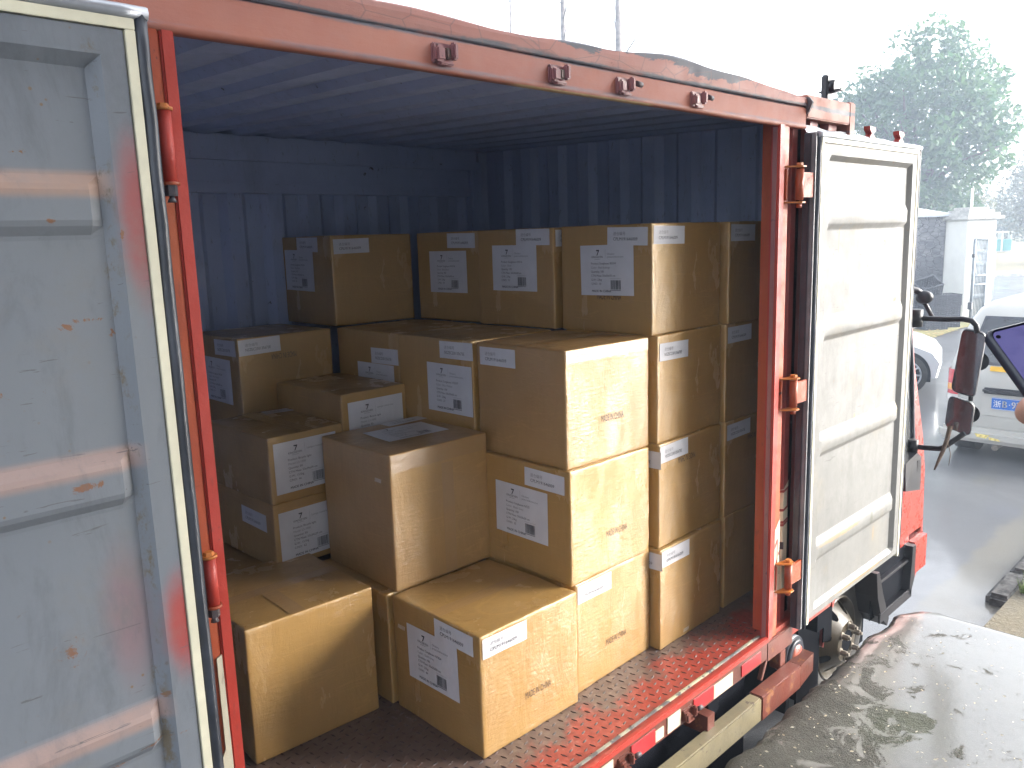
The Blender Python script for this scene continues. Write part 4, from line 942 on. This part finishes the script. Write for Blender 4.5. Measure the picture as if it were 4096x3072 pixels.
def mirror(poly_, name, nrm):
    n = len(poly_); c_ = sum((V(p) for p in poly_), V())/n; nn = V(nrm).normalized()
    # rounded outline
    def rounded(k, inset=1.0):
        pts = []
        for i in range(n):
            p0, p1, p2 = V(poly_[i-1]), V(poly_[i]), V(poly_[(i+1) % n]); a = p1+(p0-p1).normalized()*k; d = p1+(p2-p1).normalized()*k
            for t in (0, .25, .5, .75, 1): pts.append(((1-t)**2*a+2*t*(1-t)*p1+t*t*d))
        return [c_+(p-c_)*inset for p in pts]
    O = rounded(.035); rings = [[p for p in O], [p+nn*-.012 for p in rounded(.035, 1.03)], [p+nn*-.045 for p in rounded(.04, .97)], [p+nn*-.075 for p in rounded(.05, .7)]]
    b = MB()
    rows = [r+[r[0]] for r in rings]; b.grid(rows, 'blackp', smooth=True); b.poly([p+nn*-.078 for p in rounded(.05, .69)], 'blackp'); b.poly([p+nn*-.002 for p in O], 'blackp')
    h = b.build(name, truck)
    b = MB(); I = rounded(.032, .965); cc = c_+nn*.006
    b.poly([p+nn*.004 for p in I], 'mirror')
    b.build('mirror_glass', h); return h, c_, nn
m1, c1, n1 = mirror([(3.5, -.400, 1.174), (3.5, -.525, 1.150), (3.5, -.487, .772), (3.5, -.356, .801)], 'mirror', (-1, -.07, 0))
m2, c2, n2 = mirror([(3.5, -.349, .771), (3.5, -.490, .735), (3.5, -.476, .537), (3.5, -.334, .578)], 'mirror', (-1, -.07, 0))
for h, c_, n_, dz in ((m1, c1, n1, -.0), (m2, c2, n2, 0)):
    b = MB(); p = c_-n_*.07+V((.02, -.035, dz)); b.cyl(p, p-n_*.04, .055, 'blackp', .045, seg=20); b.build('clamp', h)
b = MB(); b.tube([(3.56, -.45, .80), (3.56, -.45, .74)], .013, 'blackp', 8); b.build('link', m1)
# overhead front corner mirror
b = MB(); b.tube([(3.72, .10, 1.34), (3.80, .05, 1.375), (3.88, .0, 1.36), (3.9, -.03, 1.335)], .022, 'blackp'); b.sphere((3.90, -.045, 1.315), .055, 'blackp', sc=(.8, 1, .8)); b.tube([(3.9, -.02, 1.30), (3.9, -.055, 1.27), (3.9, -.10, 1.19)], .014, 'blackp'); tp(b, 'front_mirror')
b = MB(); b.box((3.82, .02, 1.17), (3.845, .2, 1.33), 'alu', .01); tp(b, 'front_mirror_back')
# air intake standing behind the cab
b = MB(); b.box((2.36, -.062, 1.2), (2.43, -.028, 2.51), 'blackp', .006); b.cyl((2.40, -.09, 2.455), (2.40, -.03, 2.455), .032, 'blackp'); b.box((2.38, -.12, 2.43), (2.42, -.01, 2.438), 'blackp'); tp(b, 'air_intake')

# ================================================================== CARTONS
def carton_mesh(w_, d_, h_, seed, amp=.0011, mat_='card'):
    """rounded box, faces slightly uneven; origin at the base centre"""
    r = .006
    def ticks(L): 
        hl = L/2; t = [-hl, -hl+r*.3, -hl+r, -hl+r*3]; n = 8
        t += [(-hl+r*3)+(L-r*6)*i/n for i in range(1, n)]; t += [hl-r*3, hl-r, hl-r*.3, hl]; return t
    dims = (w_, d_, h_); bm = bmesh.new(); tk = [ticks(x) for x in dims]; cache = {}
    def vert(p):
        key = tuple(round(x, 6) for x in p)
        if key not in cache:
            core = V([max(-dims[i]/2+r, min(dims[i]/2-r, p[i])) for i in range(3)]); d = V(p)-core
            q_ = core+(d.normalized()*r if d.length > 1e-9 else V())
            nz = mnoise.noise(q_*7+V((seed*3.1, seed, 0)))*amp+mnoise.noise(q_*26+V((seed, 5, seed)))*amp*.5
            ax = max(range(3), key=lambda i: abs(p[i])/dims[i]); q_[ax] += nz*(1 if q_[ax] > 0 else -1)
            ed = sorted(dims[i]/2-abs(p[i]) for i in range(3))
            if ed[1] < .012:   # edges: crumpled
                q_ += V((mnoise.noise(q_*38+V((seed, 0, 0))), mnoise.noise(q_*38+V((0, seed, 9))), mnoise.noise(q_*38+V((4, 0, seed)))))*.0022
            cache[key] = bm.verts.new(q_+V((0, 0, h_/2)))
        return cache[key]
    for ax in range(3):
        u, v_ = [i for i in range(3) if i != ax]
        for s_ in (-1, 1):
            for i in range(len(tk[u])-1):
                for j in range(len(tk[v_])-1):
                    quad = []
                    for a, c_ in ((i, j), (i+1, j), (i+1, j+1), (i, j+1)):
                        p = [0, 0, 0]; p[ax] = s_*dims[ax]/2; p[u] = tk[u][a]; p[v_] = tk[v_][c_]; quad.append(vert(p))
                    f = bm.faces.new(quad); f.smooth = True
    bmesh.ops.recalc_face_normals(bm, faces=bm.faces[:]); me = bpy.data.meshes.new('carton'); bm.to_mesh(me); bm.free(); me.materials.append(MT[mat_]); return me
HB = .454
BIGSUN = lambda prod, col, no: ('Okulary', 'przeciwsłoneczne', ['Product: Sunglasses '+prod, 'Color:  '+col, 'Quantity: 100', 'CTN Meas: 50x50x50 cm', 'G.W.: 23kg', 'C/NO:  %s' % no])
BIGBIKE = lambda no: ('Lampa rowerowa', '', ['Product: Bicycle light', 'Model: L3-1000', 'Quantity: 50', 'CTN Meas: 53x34x29 cm', 'G.W.: 13.5kg', 'C/NO:  %s' % no])
def face_fn(face, dims, off=.0024):
    w_, d_, h_ = dims
    if face == 'L': return lambda a, dn, o=0: V((-w_/2-off-o, d_/2-a, h_-dn))
    if face == 'R': return lambda a, dn, o=0: V((-w_/2+a, -d_/2-off-o, h_-dn))
    return lambda a, dn, o=0: V((-w_/2+a, d_/2-dn, h_+off+o))
def sheet(fn, x, y, ww, hh, mb, rot=0):
    c_, s_ = math.cos(rot), math.sin(rot)
    T = lambda a, dn, o=0: fn(x+a*c_-dn*s_, y+a*s_+dn*c_, o)
    n = 5
    mb.grid([[T(ww*j/n, hh*i/n, .0006*mnoise.noise(V((x*31+j, y*17+i*1.3, ww)))) for j in range(n+1)] for i in range(n+1)], 'paper', smooth=True)
    return lambda a, dn: T(a, dn, .0011)
def small_label(root, fn, x, y, code, rot=0, ww=.211, hh=.0735):
    b = MB(); t_ = sheet(fn, x, y, ww, hh, b, rot)
    put_text(b, '进仓编号', t_, .032, .032, .0165, 'grey_ink'); put_text(b, code, t_, .032, .054, .0185, 'ink', width=.128)
    return b.build('document_label', root)
def big_label(root, fn, x, y, spec, rot=0, ww=.291, hh=.2125):
    b = MB(); t_ = sheet(fn, x, y, ww, hh, b, rot); r1, r2, lines = spec
    b.poly([t_(*p) for p in ((.090, .020), (.108, .020), (.1065, .025), (.097, .043), (.0925, .043), (.101, .0255), (.0915, .0255))], 'ink')
    put_text(b, 'KINGSEVEN', t_, .064, .054, .0125, 'ink', width=.063); b.poly([t_(*p) for p in ((.080, .0585), (.112, .0585), (.112, .0597), (.080, .0597))], 'grey_ink')
    b.poly([t_(*p) for p in ((.1405, .018), (.1412, .018), (.1412, .058), (.1405, .058))], 'grey_ink')
    put_text(b, r1, t_, .150, .042 if r2 else .046, .0125, 'grey_ink')
    if r2: put_text(b, r2, t_, .150, .054, .0125, 'grey_ink')
    for i, s_ in enumerate(lines): put_text(b, s_, t_, .060, .0815+.0172*i, .0128, 'ink' if i != 1 else 'grey_ink')
    put_text(b, 'MADE IN CHINA', t_, .062, .199, .0145, 'ink', bold=.0003)
    xx = .168; rr = random.Random(len(lines[0])*7+int(x*1000))
    while xx < .222:
        bw = rr.choice((.001, .0016, .0028)); b.poly([t_(*p) for p in ((xx, .148), (xx+bw, .148), (xx+bw, .187), (xx, .187))], 'ink'); xx += bw+rr.choice((.0012, .002))
    b.poly([t_(*p) for p in ((.164, .1405), (.226, .1405), (.226, .1412), (.164, .1412))], 'grey_ink'); b.poly([t_(*p) for p in ((.168, .1895), (.222, .1895), (.222, .1925), (.168, .1925))], 'grey_ink')
    return b.build('product_label', root)
def stamp(root, fn, x, y, flip=False, w_=.134, h_=.0265, m='stamp'):
    b = MB(); f2 = (lambda a, dn: fn(x+a, y+dn, -.0004)) if not flip else (lambda a, dn: fn(x+w_-a, y-dn, -.0004))
    put_text(b, 'MADE IN CHINA', f2, 0, 0, h_/.70, m, width=w_); return b.build('printed_stamp', root)
def zigzag(root, fn, x, y):
    b = MB()
    for i in range(6): a = x+i*.0075; b.poly([fn(*p, -.0012) for p in ((a, y), (a+.003, y-.016), (a+.006, y-.016), (a+.003, y))], 'white_ink')
    return b.build('white_mark', root)
def tape(root, fn, x0, x1, y0, y1, nseg=10):
    b = MB(); b.grid([[fn(x0+(x1-x0)*j/nseg, y0+(y1-y0)*i/4, -.0006+.0005*mnoise.noise(V((i*1.7, j*1.1, x0*9)))) for j in range(nseg+1)] for i in range(5)], 'tape', smooth=True); return b.build('packing_tape', root)
CP, NS = 'CPLM191646009', 'NSZEC230135673E'
D50 = (.493, .499, HB)
variants = [carton_mesh(*D50, i+1) for i in range(5)]
BEND = {}
lr = random.Random(21)
def carton(x, y, z, label, dims=D50, yaw=0., mesh=None, items=(), mat_='card', cat='carton', group='cartons stacked in the truck'):
    me = mesh or (variants[rnd.randrange(5)] if dims == D50 and mat_ == 'card' else carton_mesh(*dims, rnd.random()*50, mat_=mat_))
    o = bpy.data.objects.new('carton', me); COL.objects.link(o); a = math.radians(yaw)
    o.rotation_euler = (0, 0, a); c_ = Matrix.Rotation(a, 3, 'Z') @ V((dims[0]/2, dims[1]/2, 0)); o.location = V((x, y, z))+c_
    tag(o, label, cat, group)
    for it in items:
        fn = face_fn(it[1], dims); k = it[0]
        rt = lr.uniform(-.022, .022); w3 = list(it[2:])
        if k in 'sb' and len(w3) == 3: w3.append(rt)
        ch = dict(s=lambda: small_label(o, fn, *w3), b=lambda: big_label(o, fn, *w3), m=lambda: stamp(o, fn, *it[2:]), z=lambda: zigzag(o, fn, *it[2:]), t=lambda: tape(o, fn, *it[2:]))[k]()
        ch.matrix_parent_inverse = Matrix.Identity(4)
    return o
W5, DD = D50[0], D50[1]
TT = ('t', 'T', 0.004, W5-.004, DD/2-.03, DD/2+.03)
# bottom row
carton(0, 0, 0, 'carton lowest and nearest the sill with the sunglasses sheet numbered 44', yaw=-1.1, items=[('b', 'L', .089, .080, BIGSUN('N7824', 'Gold Grey', 44)), ('s', 'L', .258, .006, CP), ('s', 'R', .012, .012, CP), ('m', 'R', .206, .317), TT, ('z', 'L', .03, .12)])
carton(.528, .028, 0, 'bottom carton right of the number 44 carton with a label at its top left corner', yaw=.8, items=[('s', 'R', .012, .008, CP), ('m', 'R', .185, .320)])
carton(1.030, -.012, 0, 'bottom carton on the tread plate with a small white zigzag mark low on its side', yaw=.3, items=[('s', 'R', .010, .008, CP), ('z', 'R', .179, .437), ('s', 'L', .30, .02, CP)])
carton(1.568, .0, 0, 'shaded bottom carton without any paper label next to the right post', items=[('m', 'R', .26, .34, False)])
carton(-.555, .563, 0, 'plain unlabelled taped carton on the floor by the left post', (.50, .53, .500), -3.6, items=[('t', 'T', .004, .496, .235, .295), ('t', 'T', .17, .23, .30, .526)], mat_='card')
carton(-.002, .516, 0, 'carton standing upright in the gap under the wrapped carton', (.488, .49, HB), 0, items=[])
carton(-.62, 1.12, 0, 'carton low in the dark corner behind the plain carton', D50, 0)
# second level
carton(.037, .502, HB, 'film wrapped carton with its product sheet on top, standing over the gap', (.483, .483, .540), -1.6, mat_='card_wrap', items=[('b', 'T', .135, .10, BIGSUN('N7824', 'Gold Grey', 45), .06), ('s', 'T', .28, .012, CP), ('z', 'L', .38, .118), ('t', 'R', .005, .478, .006, .07), ('t', 'R', .242, .300, .08, .53)])
carton(.510, .030, HB, 'carton in the second level with the sunglasses sheet numbered 35', yaw=-.7, items=[('b', 'L', .094, .102, BIGSUN('N725', 'Black Grey', 35)), ('s', 'L', .264, .018, CP), ('m', 'R', .208, .313)])
carton(1.047, .006, HB, 'second level carton with its stamp upside down under the label, beside the number 35 carton', yaw=.6, items=[('s', 'R', .006, .010, NS), ('m', 'R', .142, .083, True), ('s', 'L', .30, .03, NS)])
carton(1.568, .004, HB, 'second level carton in shade by the right post, upside down stamp under its label', items=[('s', 'R', .012, .016, NS), ('m', 'R', .20, .092, True)])
# third level
carton(.523, .053, 2*HB, 'brightly lit carton in the third level with one document label on its left side', yaw=-2.2, items=[('s', 'L', .022, .018, CP), ('m', 'R', .195, .302), ('t', 'R', .005, .488, .004, .05), ('t', 'T', 0.004, .489, .22, .28)], mat_='card_wrap')
carton(1.056, .019, 2*HB, 'third level carton right of the brightly lit one with one document label', yaw=.4, items=[('s', 'R', .014, .033, NS)])
carton(1.568, .006, 2*HB, 'third level carton in shade by the right post', items=[('s', 'R', .010, .016, CP)])
carton(.535, .575, 2*HB, 'third level carton with the sunglasses sheet numbered 27', items=[('b', 'L', .205, .108, BIGSUN('W5507', 'Blue Walnut', 27)), ('s', 'L', .296, .010, NS)])
carton(.548, 1.090, 2*HB, 'third level carton with two labels half hidden behind the small bicycle light carton', items=[('b', 'L', .168, .153, BIGSUN('W5507', 'Blue Walnut', 28)), ('s', 'L', .285, .078, NS)])
carton(.020, 1.590, 2*HB, 'third level carton at the back left with an upside down stamp beside its label', yaw=.0, items=[('s', 'R', .0, .008, NS), ('m', 'R', .160, .088, True), ('s', 'L', .265, .014, NS), ('b', 'L', .12, .102, BIGSUN('W5507', 'Blue Walnut', 29))])
# top level
carton(1.048, .040, 3*HB, 'top level carton with the sunglasses sheet numbered 10 and two document labels', yaw=-1.6, items=[('b', 'L', .116, .084, BIGSUN('B5504', 'Red Bubinga', 10)), ('s', 'L', .270, .010, CP), ('s', 'R', .010, .010, CP), ('m', 'L', .207, .312)])
carton(1.568, -.004, 3*HB, 'top level carton in shade beside the right post', items=[('s', 'R', .008, .012, CP)])
carton(1.045, .570, 3*HB, 'top level carton with the sunglasses sheet numbered 50', items=[('b', 'L', .105, .074, BIGSUN('N5516', 'Silver', 50)), ('s', 'L', .268, .002, CP), ('s', 'R', .012, .012, CP)])
carton(1.078, 1.085, 3*HB, 'top level carton with the sunglasses sheet numbered 54', items=[('b', 'L', .104, .097, BIGSUN('W0126', 'Blue Black', 54)), ('s', 'L', .253, .008, CP)])
carton(.580, 1.640, 3*HB, 'top level carton farthest left with a label on its front face', yaw=-1.5, items=[('s', 'R', .012, .020, CP), ('s', 'L', .165, .004, CP), ('b', 'L', .03, .066, BIGSUN('W0126', 'Blue Black', 52))])
# bicycle light cartons
DB = (.350, .53, .278)
carton(-.174, 1.017, 1.022-.278, 'bicycle light carton with the sheet numbered 66, upper of two', DB, items=[('b', 'R', .020, .028, BIGBIKE(66)), ('s', 'T', .24, .03, CP, .12), ('t', 'T', .14, .22, .004, .52)])
carton(-.174, 1.020, 1.022-.556, 'bicycle light carton with the sheet numbered 62, lower of two', DB, items=[('b', 'R', .020, .040, BIGBIKE(62)), ('s', 'L', .26, .05, CP)])
carton(.186, 1.030, 1.14-.29, 'bicycle light carton without a visible number, behind the wrapped carton', (.345, .545, .29), items=[('b', 'R', .030, .040, BIGBIKE(64))])

# ================================================================== PHONE AND PERSON
ph_c = CAM + (CF + CR*((2292-1106)/1773.686) - CU*((850-829.5)/1773.686))*.80
upv = (CU*.86 - CR*.36 + CF*.42).normalized(); rv = (CR*.93 + CU*.10 + CF*.33); rv = (rv-upv*rv.dot(upv)).normalized(); nv = rv.cross(upv)
if nv.dot(CAM-ph_c) < 0: nv = -nv
phone = empty('smartphone', ph_c, 'black smartphone with a glowing violet screen held up at the right edge', 'phone')
PW, PH = .0375, .080
def ph(a, c_, n=0): return ph_c+rv*a+upv*c_+nv*n
def outl(k, hw, hh, n=0, nn=6):
    pts = []
    for sx, sy, a0 in ((1, 1, 0), (-1, 1, 90), (-1, -1, 180), (1, -1, 270)):
        for i in range(nn+1):
            t = math.radians(a0+90*i/nn); pts.append(ph(sx*(hw-k)+k*math.cos(t), sy*(hh-k)+k*math.sin(t), n))
    return pts
b = MB(); R1 = outl(.010, PW, PH, -.0075); R2 = outl(.011, PW+.0018, PH+.0018, -.003); R3 = outl(.011, PW+.0018, PH+.0018, .001); R4 = outl(.010, PW, PH, .003)
b.grid([r+[r[0]] for r in (R1, R2, R3, R4)], 'phonecase', smooth=True); b.poly(R1, 'phonecase'); b.build('phone_case', phone)
b = MB(); b.poly(outl(.008, PW-.002, PH-.002, .0022), 'screen'); b.build('screen', phone)
b = MB(); b.poly([ph(-PW+.008+.0035*math.cos(t), PH-.008+.002*math.sin(t), .0026) for t in [i*math.pi/8 for i in range(16)]], 'darkgap'); b.build('front_camera', phone)

def skin_body(name, joints, edges, mat_, root=0, sub=2):
    me = bpy.data.meshes.new(name); me.from_pydata([j[0] for j in joints], edges, []); o = bpy.data.objects.new(name, me); COL.objects.link(o)
    md = o.modifiers.new('skin', 'SKIN'); md.use_smooth_shade = True
    for i, (p, r) in enumerate(joints):
        sv = me.skin_vertices[0].data[i]; sv.radius = (r, r) if not hasattr(r, '__len__') else r; sv.use_root = (i == root)
    md2 = o.modifiers.new('sub', 'SUBSURF'); md2.levels = sub; md2.render_levels = sub
    bpy.context.view_layer.update(); ev = o.evaluated_get(bpy.context.evaluated_depsgraph_get()); m2 = bpy.data.meshes.new_from_object(ev)
    bpy.data.objects.remove(o); bpy.data.meshes.remove(me); m2.materials.clear(); m2.materials.append(MT[mat_]); 
    for p in m2.polygons: p.use_smooth = True; p.material_index = 0
    o2 = bpy.data.objects.new(name, m2); COL.objects.link(o2); return o2
def person():
    hd = V((CR.x, CR.y, 0)).normalized(); fd = V((CF.x, CF.y, 0)).normalized()
    base = V((CAM.x, CAM.y, ZD))+hd*.86+fd*.28
    root = empty('person', base, 'person holding up a phone at the right edge, only fingertips in view', 'person')
    L = lambda s_, f_, z: base+hd*s_+fd*f_+V((0, 0, z))
    # trunk + legs (trousers) , jacket with arms, head, hands
    J = [(L(0, 0, .92), (.15, .11)), (L(-.10, 0, .86), .085), (L(-.11, .02, .48), .06), (L(-.11, 0, .08), .045), (L(.10, 0, .86), .085), (L(.11, .02, .48), .06), (L(.11, 0, .08), .045)]
    o = skin_body('trousers', J, [(0, 1), (1, 2), (2, 3), (0, 4), (4, 5), (5, 6)], 'jeans'); attach(o, root)
    for s_ in (-.11, .11):
        o = skin_body('shoe', [(L(s_, -.05, .05), .045), (L(s_, .08, .045), .042), (L(s_, .17, .035), .03)], [(0, 1), (1, 2)], 'shoe'); attach(o, root)
    wrist = ph_c+rv*.060+upv*-.075+nv*-.055
    sh = L(-.17, .0, 1.40); el = sh.lerp(wrist, .5)+V((0, 0, -.16))+hd*.10
    J = [(L(0, 0, .90), (.16, .115)), (L(0, 0, 1.15), (.155, .11)), (L(0, 0, 1.36), (.15, .10)), (L(0, 0, 1.46), .062), (sh, .068), (el, .052), (el.lerp(wrist, .85), .04), (L(.18, 0, 1.39), .066), (L(.25, -.02, 1.10), .052), (L(.22, .10, .88), .042)]
    o = skin_body('jacket', J, [(0, 1), (1, 2), (2, 3), (2, 4), (4, 5), (5, 6), (2, 7), (7, 8), (8, 9)], 'jacket'); attach(o, root)
    # head with a face looking at the phone
    hc = L(0, .02, 1.60)
    b = MB(); b.tube([L(0, 0, 1.44), L(0, .01, 1.53)], [.055, .052], 'skin', 14); b.sphere(hc, .1, 'skin', 20, 14, (.78, .92, 1.12)); fwd = fd
    b.tube([hc+fwd*.085+V((0, 0, .025)), hc+fwd*.108+V((0, 0, -.02)), hc+fwd*.092+V((0, 0, -.028))], [.010, .014, .010], 'skin', 8)
    for s_ in (-1, 1):
        b.sphere(hc+hd*s_*.032+fwd*.078+V((0, 0, .018)), .011, 'whitem', 10, 8); b.sphere(hc+hd*s_*.032+fwd*.086+V((0, 0, .018)), .006, 'darkgap', 8, 6); b.sphere(hc+hd*s_*.080+V((0, 0, .0)), .028, 'skin', 10, 8, (.5, .5, 1.1))
    b.tube([hc-hd*.022+fwd*.086+V((0, 0, -.055)), hc+fwd*.093+V((0, 0, -.057)), hc+hd*.022+fwd*.086+V((0, 0, -.055))], .006, 'lampr', 6)
    b.build('head', root)
    b = MB(); b.sphere(hc+V((0, 0, .028))-fwd*.014, .104, 'hair', 20, 12, (.80, .93, 1.0)); b.build('hair', root)
    # hand behind the phone: finger tips come round its left edge
    pal = wrist.lerp(ph_c, .62)+nv*-.022
    J = [(wrist, .028), (pal, .026), (pal+upv*.03, .024)]; E_ = [(0, 1), (1, 2)]
    tips = [ph(-PW-.004, -.047, -.004), ph(-PW-.002, -.064, -.002), ph(-PW+.004, -.080, -.004)]
    first = ph(-PW-.006, -.028, -.006)
    for i, tip in enumerate([ph(-PW-.006, .001, .002), ph(-PW-.0065, -.020, .002), ph(-PW-.004, -.040, .001)]):
        k = pal+upv*(.022-.016*i)-rv*.012; m_ = k.lerp(tip, .55)+nv*-.014; e_ = k.lerp(tip, .85)+nv*-.010; n0 = len(J)
        J += [(k, .011), (m_, .0095), (e_, .0088), (tip, .0078)]; E_ += [(1 if i else 2, n0), (n0, n0+1), (n0+1, n0+2), (n0+2, n0+3)]
    n0 = len(J); J += [(pal+rv*.03+upv*.01, .012), (ph(PW+.004, .0, -.006), .010), (ph(PW+.001, .018, .007), .0085)]; E_ += [(1, n0), (n0, n0+1), (n0+1, n0+2)]
    o = skin_body('hand', J, E_, 'skin', 0, 2); attach(o, root)
    b = MB(); b.sphere(L(.215, .14, .82), .045, 'skin', 12, 10, (.6, .8, 1.2)); 
    for i in range(4): b.tube([L(.20+.012*i, .15, .80), L(.20+.012*i, .18, .74), L(.20+.012*i, .165, .70)], [.009, .0085, .007], 'skin', 8)
    b.tube([L(.19, .17, .83), L(.185, .20, .79)], [.010, .008], 'skin', 8); b.build('hand', root)
person()

# twig caught behind the lower mirror
b = MB(); b.tube([(3.44, -.385, .60), (3.43, -.375, .52), (3.42, -.36, .45), (3.41, -.345, .40), (3.40, -.325, .33)], [.014, .013, .012, .010, .005], 'twig', 7); b.tube([(3.43, -.375, .52), (3.43, -.40, .43), (3.44, -.39, .36)], [.003, .002, .0015], 'twig', 5)
tag(b.build('twig'), 'bent brown twig hanging below the lower truck mirror', 'twig')
# pale bits of litter on the wet dock
b = MB()
for i in range(420):
    x = rnd.uniform(.6, 2.6); y = -.5-rnd.random()**1.4*1.3; p = V((x, y, ZD+.016)); a = rnd.random()*6.28; l = rnd.uniform(.002, .006); u = V((math.cos(a), math.sin(a), 0))*l*1.6; v_ = V((-math.sin(a), math.cos(a), 0))*l*.8
    b.poly([p-u, p+v_+V((0, 0, .002)), p+u, p-v_], 'petal')
o = b.build('litter'); o['kind'] = 'stuff'; o['label'] = 'small pale bits of leaf litter on the wet concrete'
# unseen wall and roof behind the camera, added and sized to shade the truck
t = empty('unseen_warehouse', (-3.0, -4.2, ZD), 'unseen grey wall and roof added behind the loading dock to shade the truck', 'building')
b = MB(); b.box((-2.6, -4.6, Z0), (3.2, -4.2, 6.0), 'plastergrey'); b.build('wall', t)
b = MB(); b.box((-1.9, -4.2, 3.1), (4.2, -.85, 3.25), 'plastergrey'); b.build('shade_canopy', t)

# rain haze over the whole place
b = MB(); b.box((-145, -145, -2.1), (145, 145, 15.5), 'darkgap'); o = b.build('haze'); o['kind'] = 'stuff'; o['label'] = 'pale rain haze'
hm = bpy.data.materials.new('haze_air'); hm.use_nodes = True; ht = hm.node_tree; ht.nodes.clear()
ho = ht.nodes.new('ShaderNodeOutputMaterial'); hv = ht.nodes.new('ShaderNodeVolumePrincipled')
hv.inputs['Color'].default_value = (.70, .82, 1.0, 1); hv.inputs['Density'].default_value = .0054; hv.inputs['Anisotropy'].default_value = .3
ht.links.new(hv.outputs[0], ho.inputs['Volume']); o.data.materials.clear(); o.data.materials.append(hm)
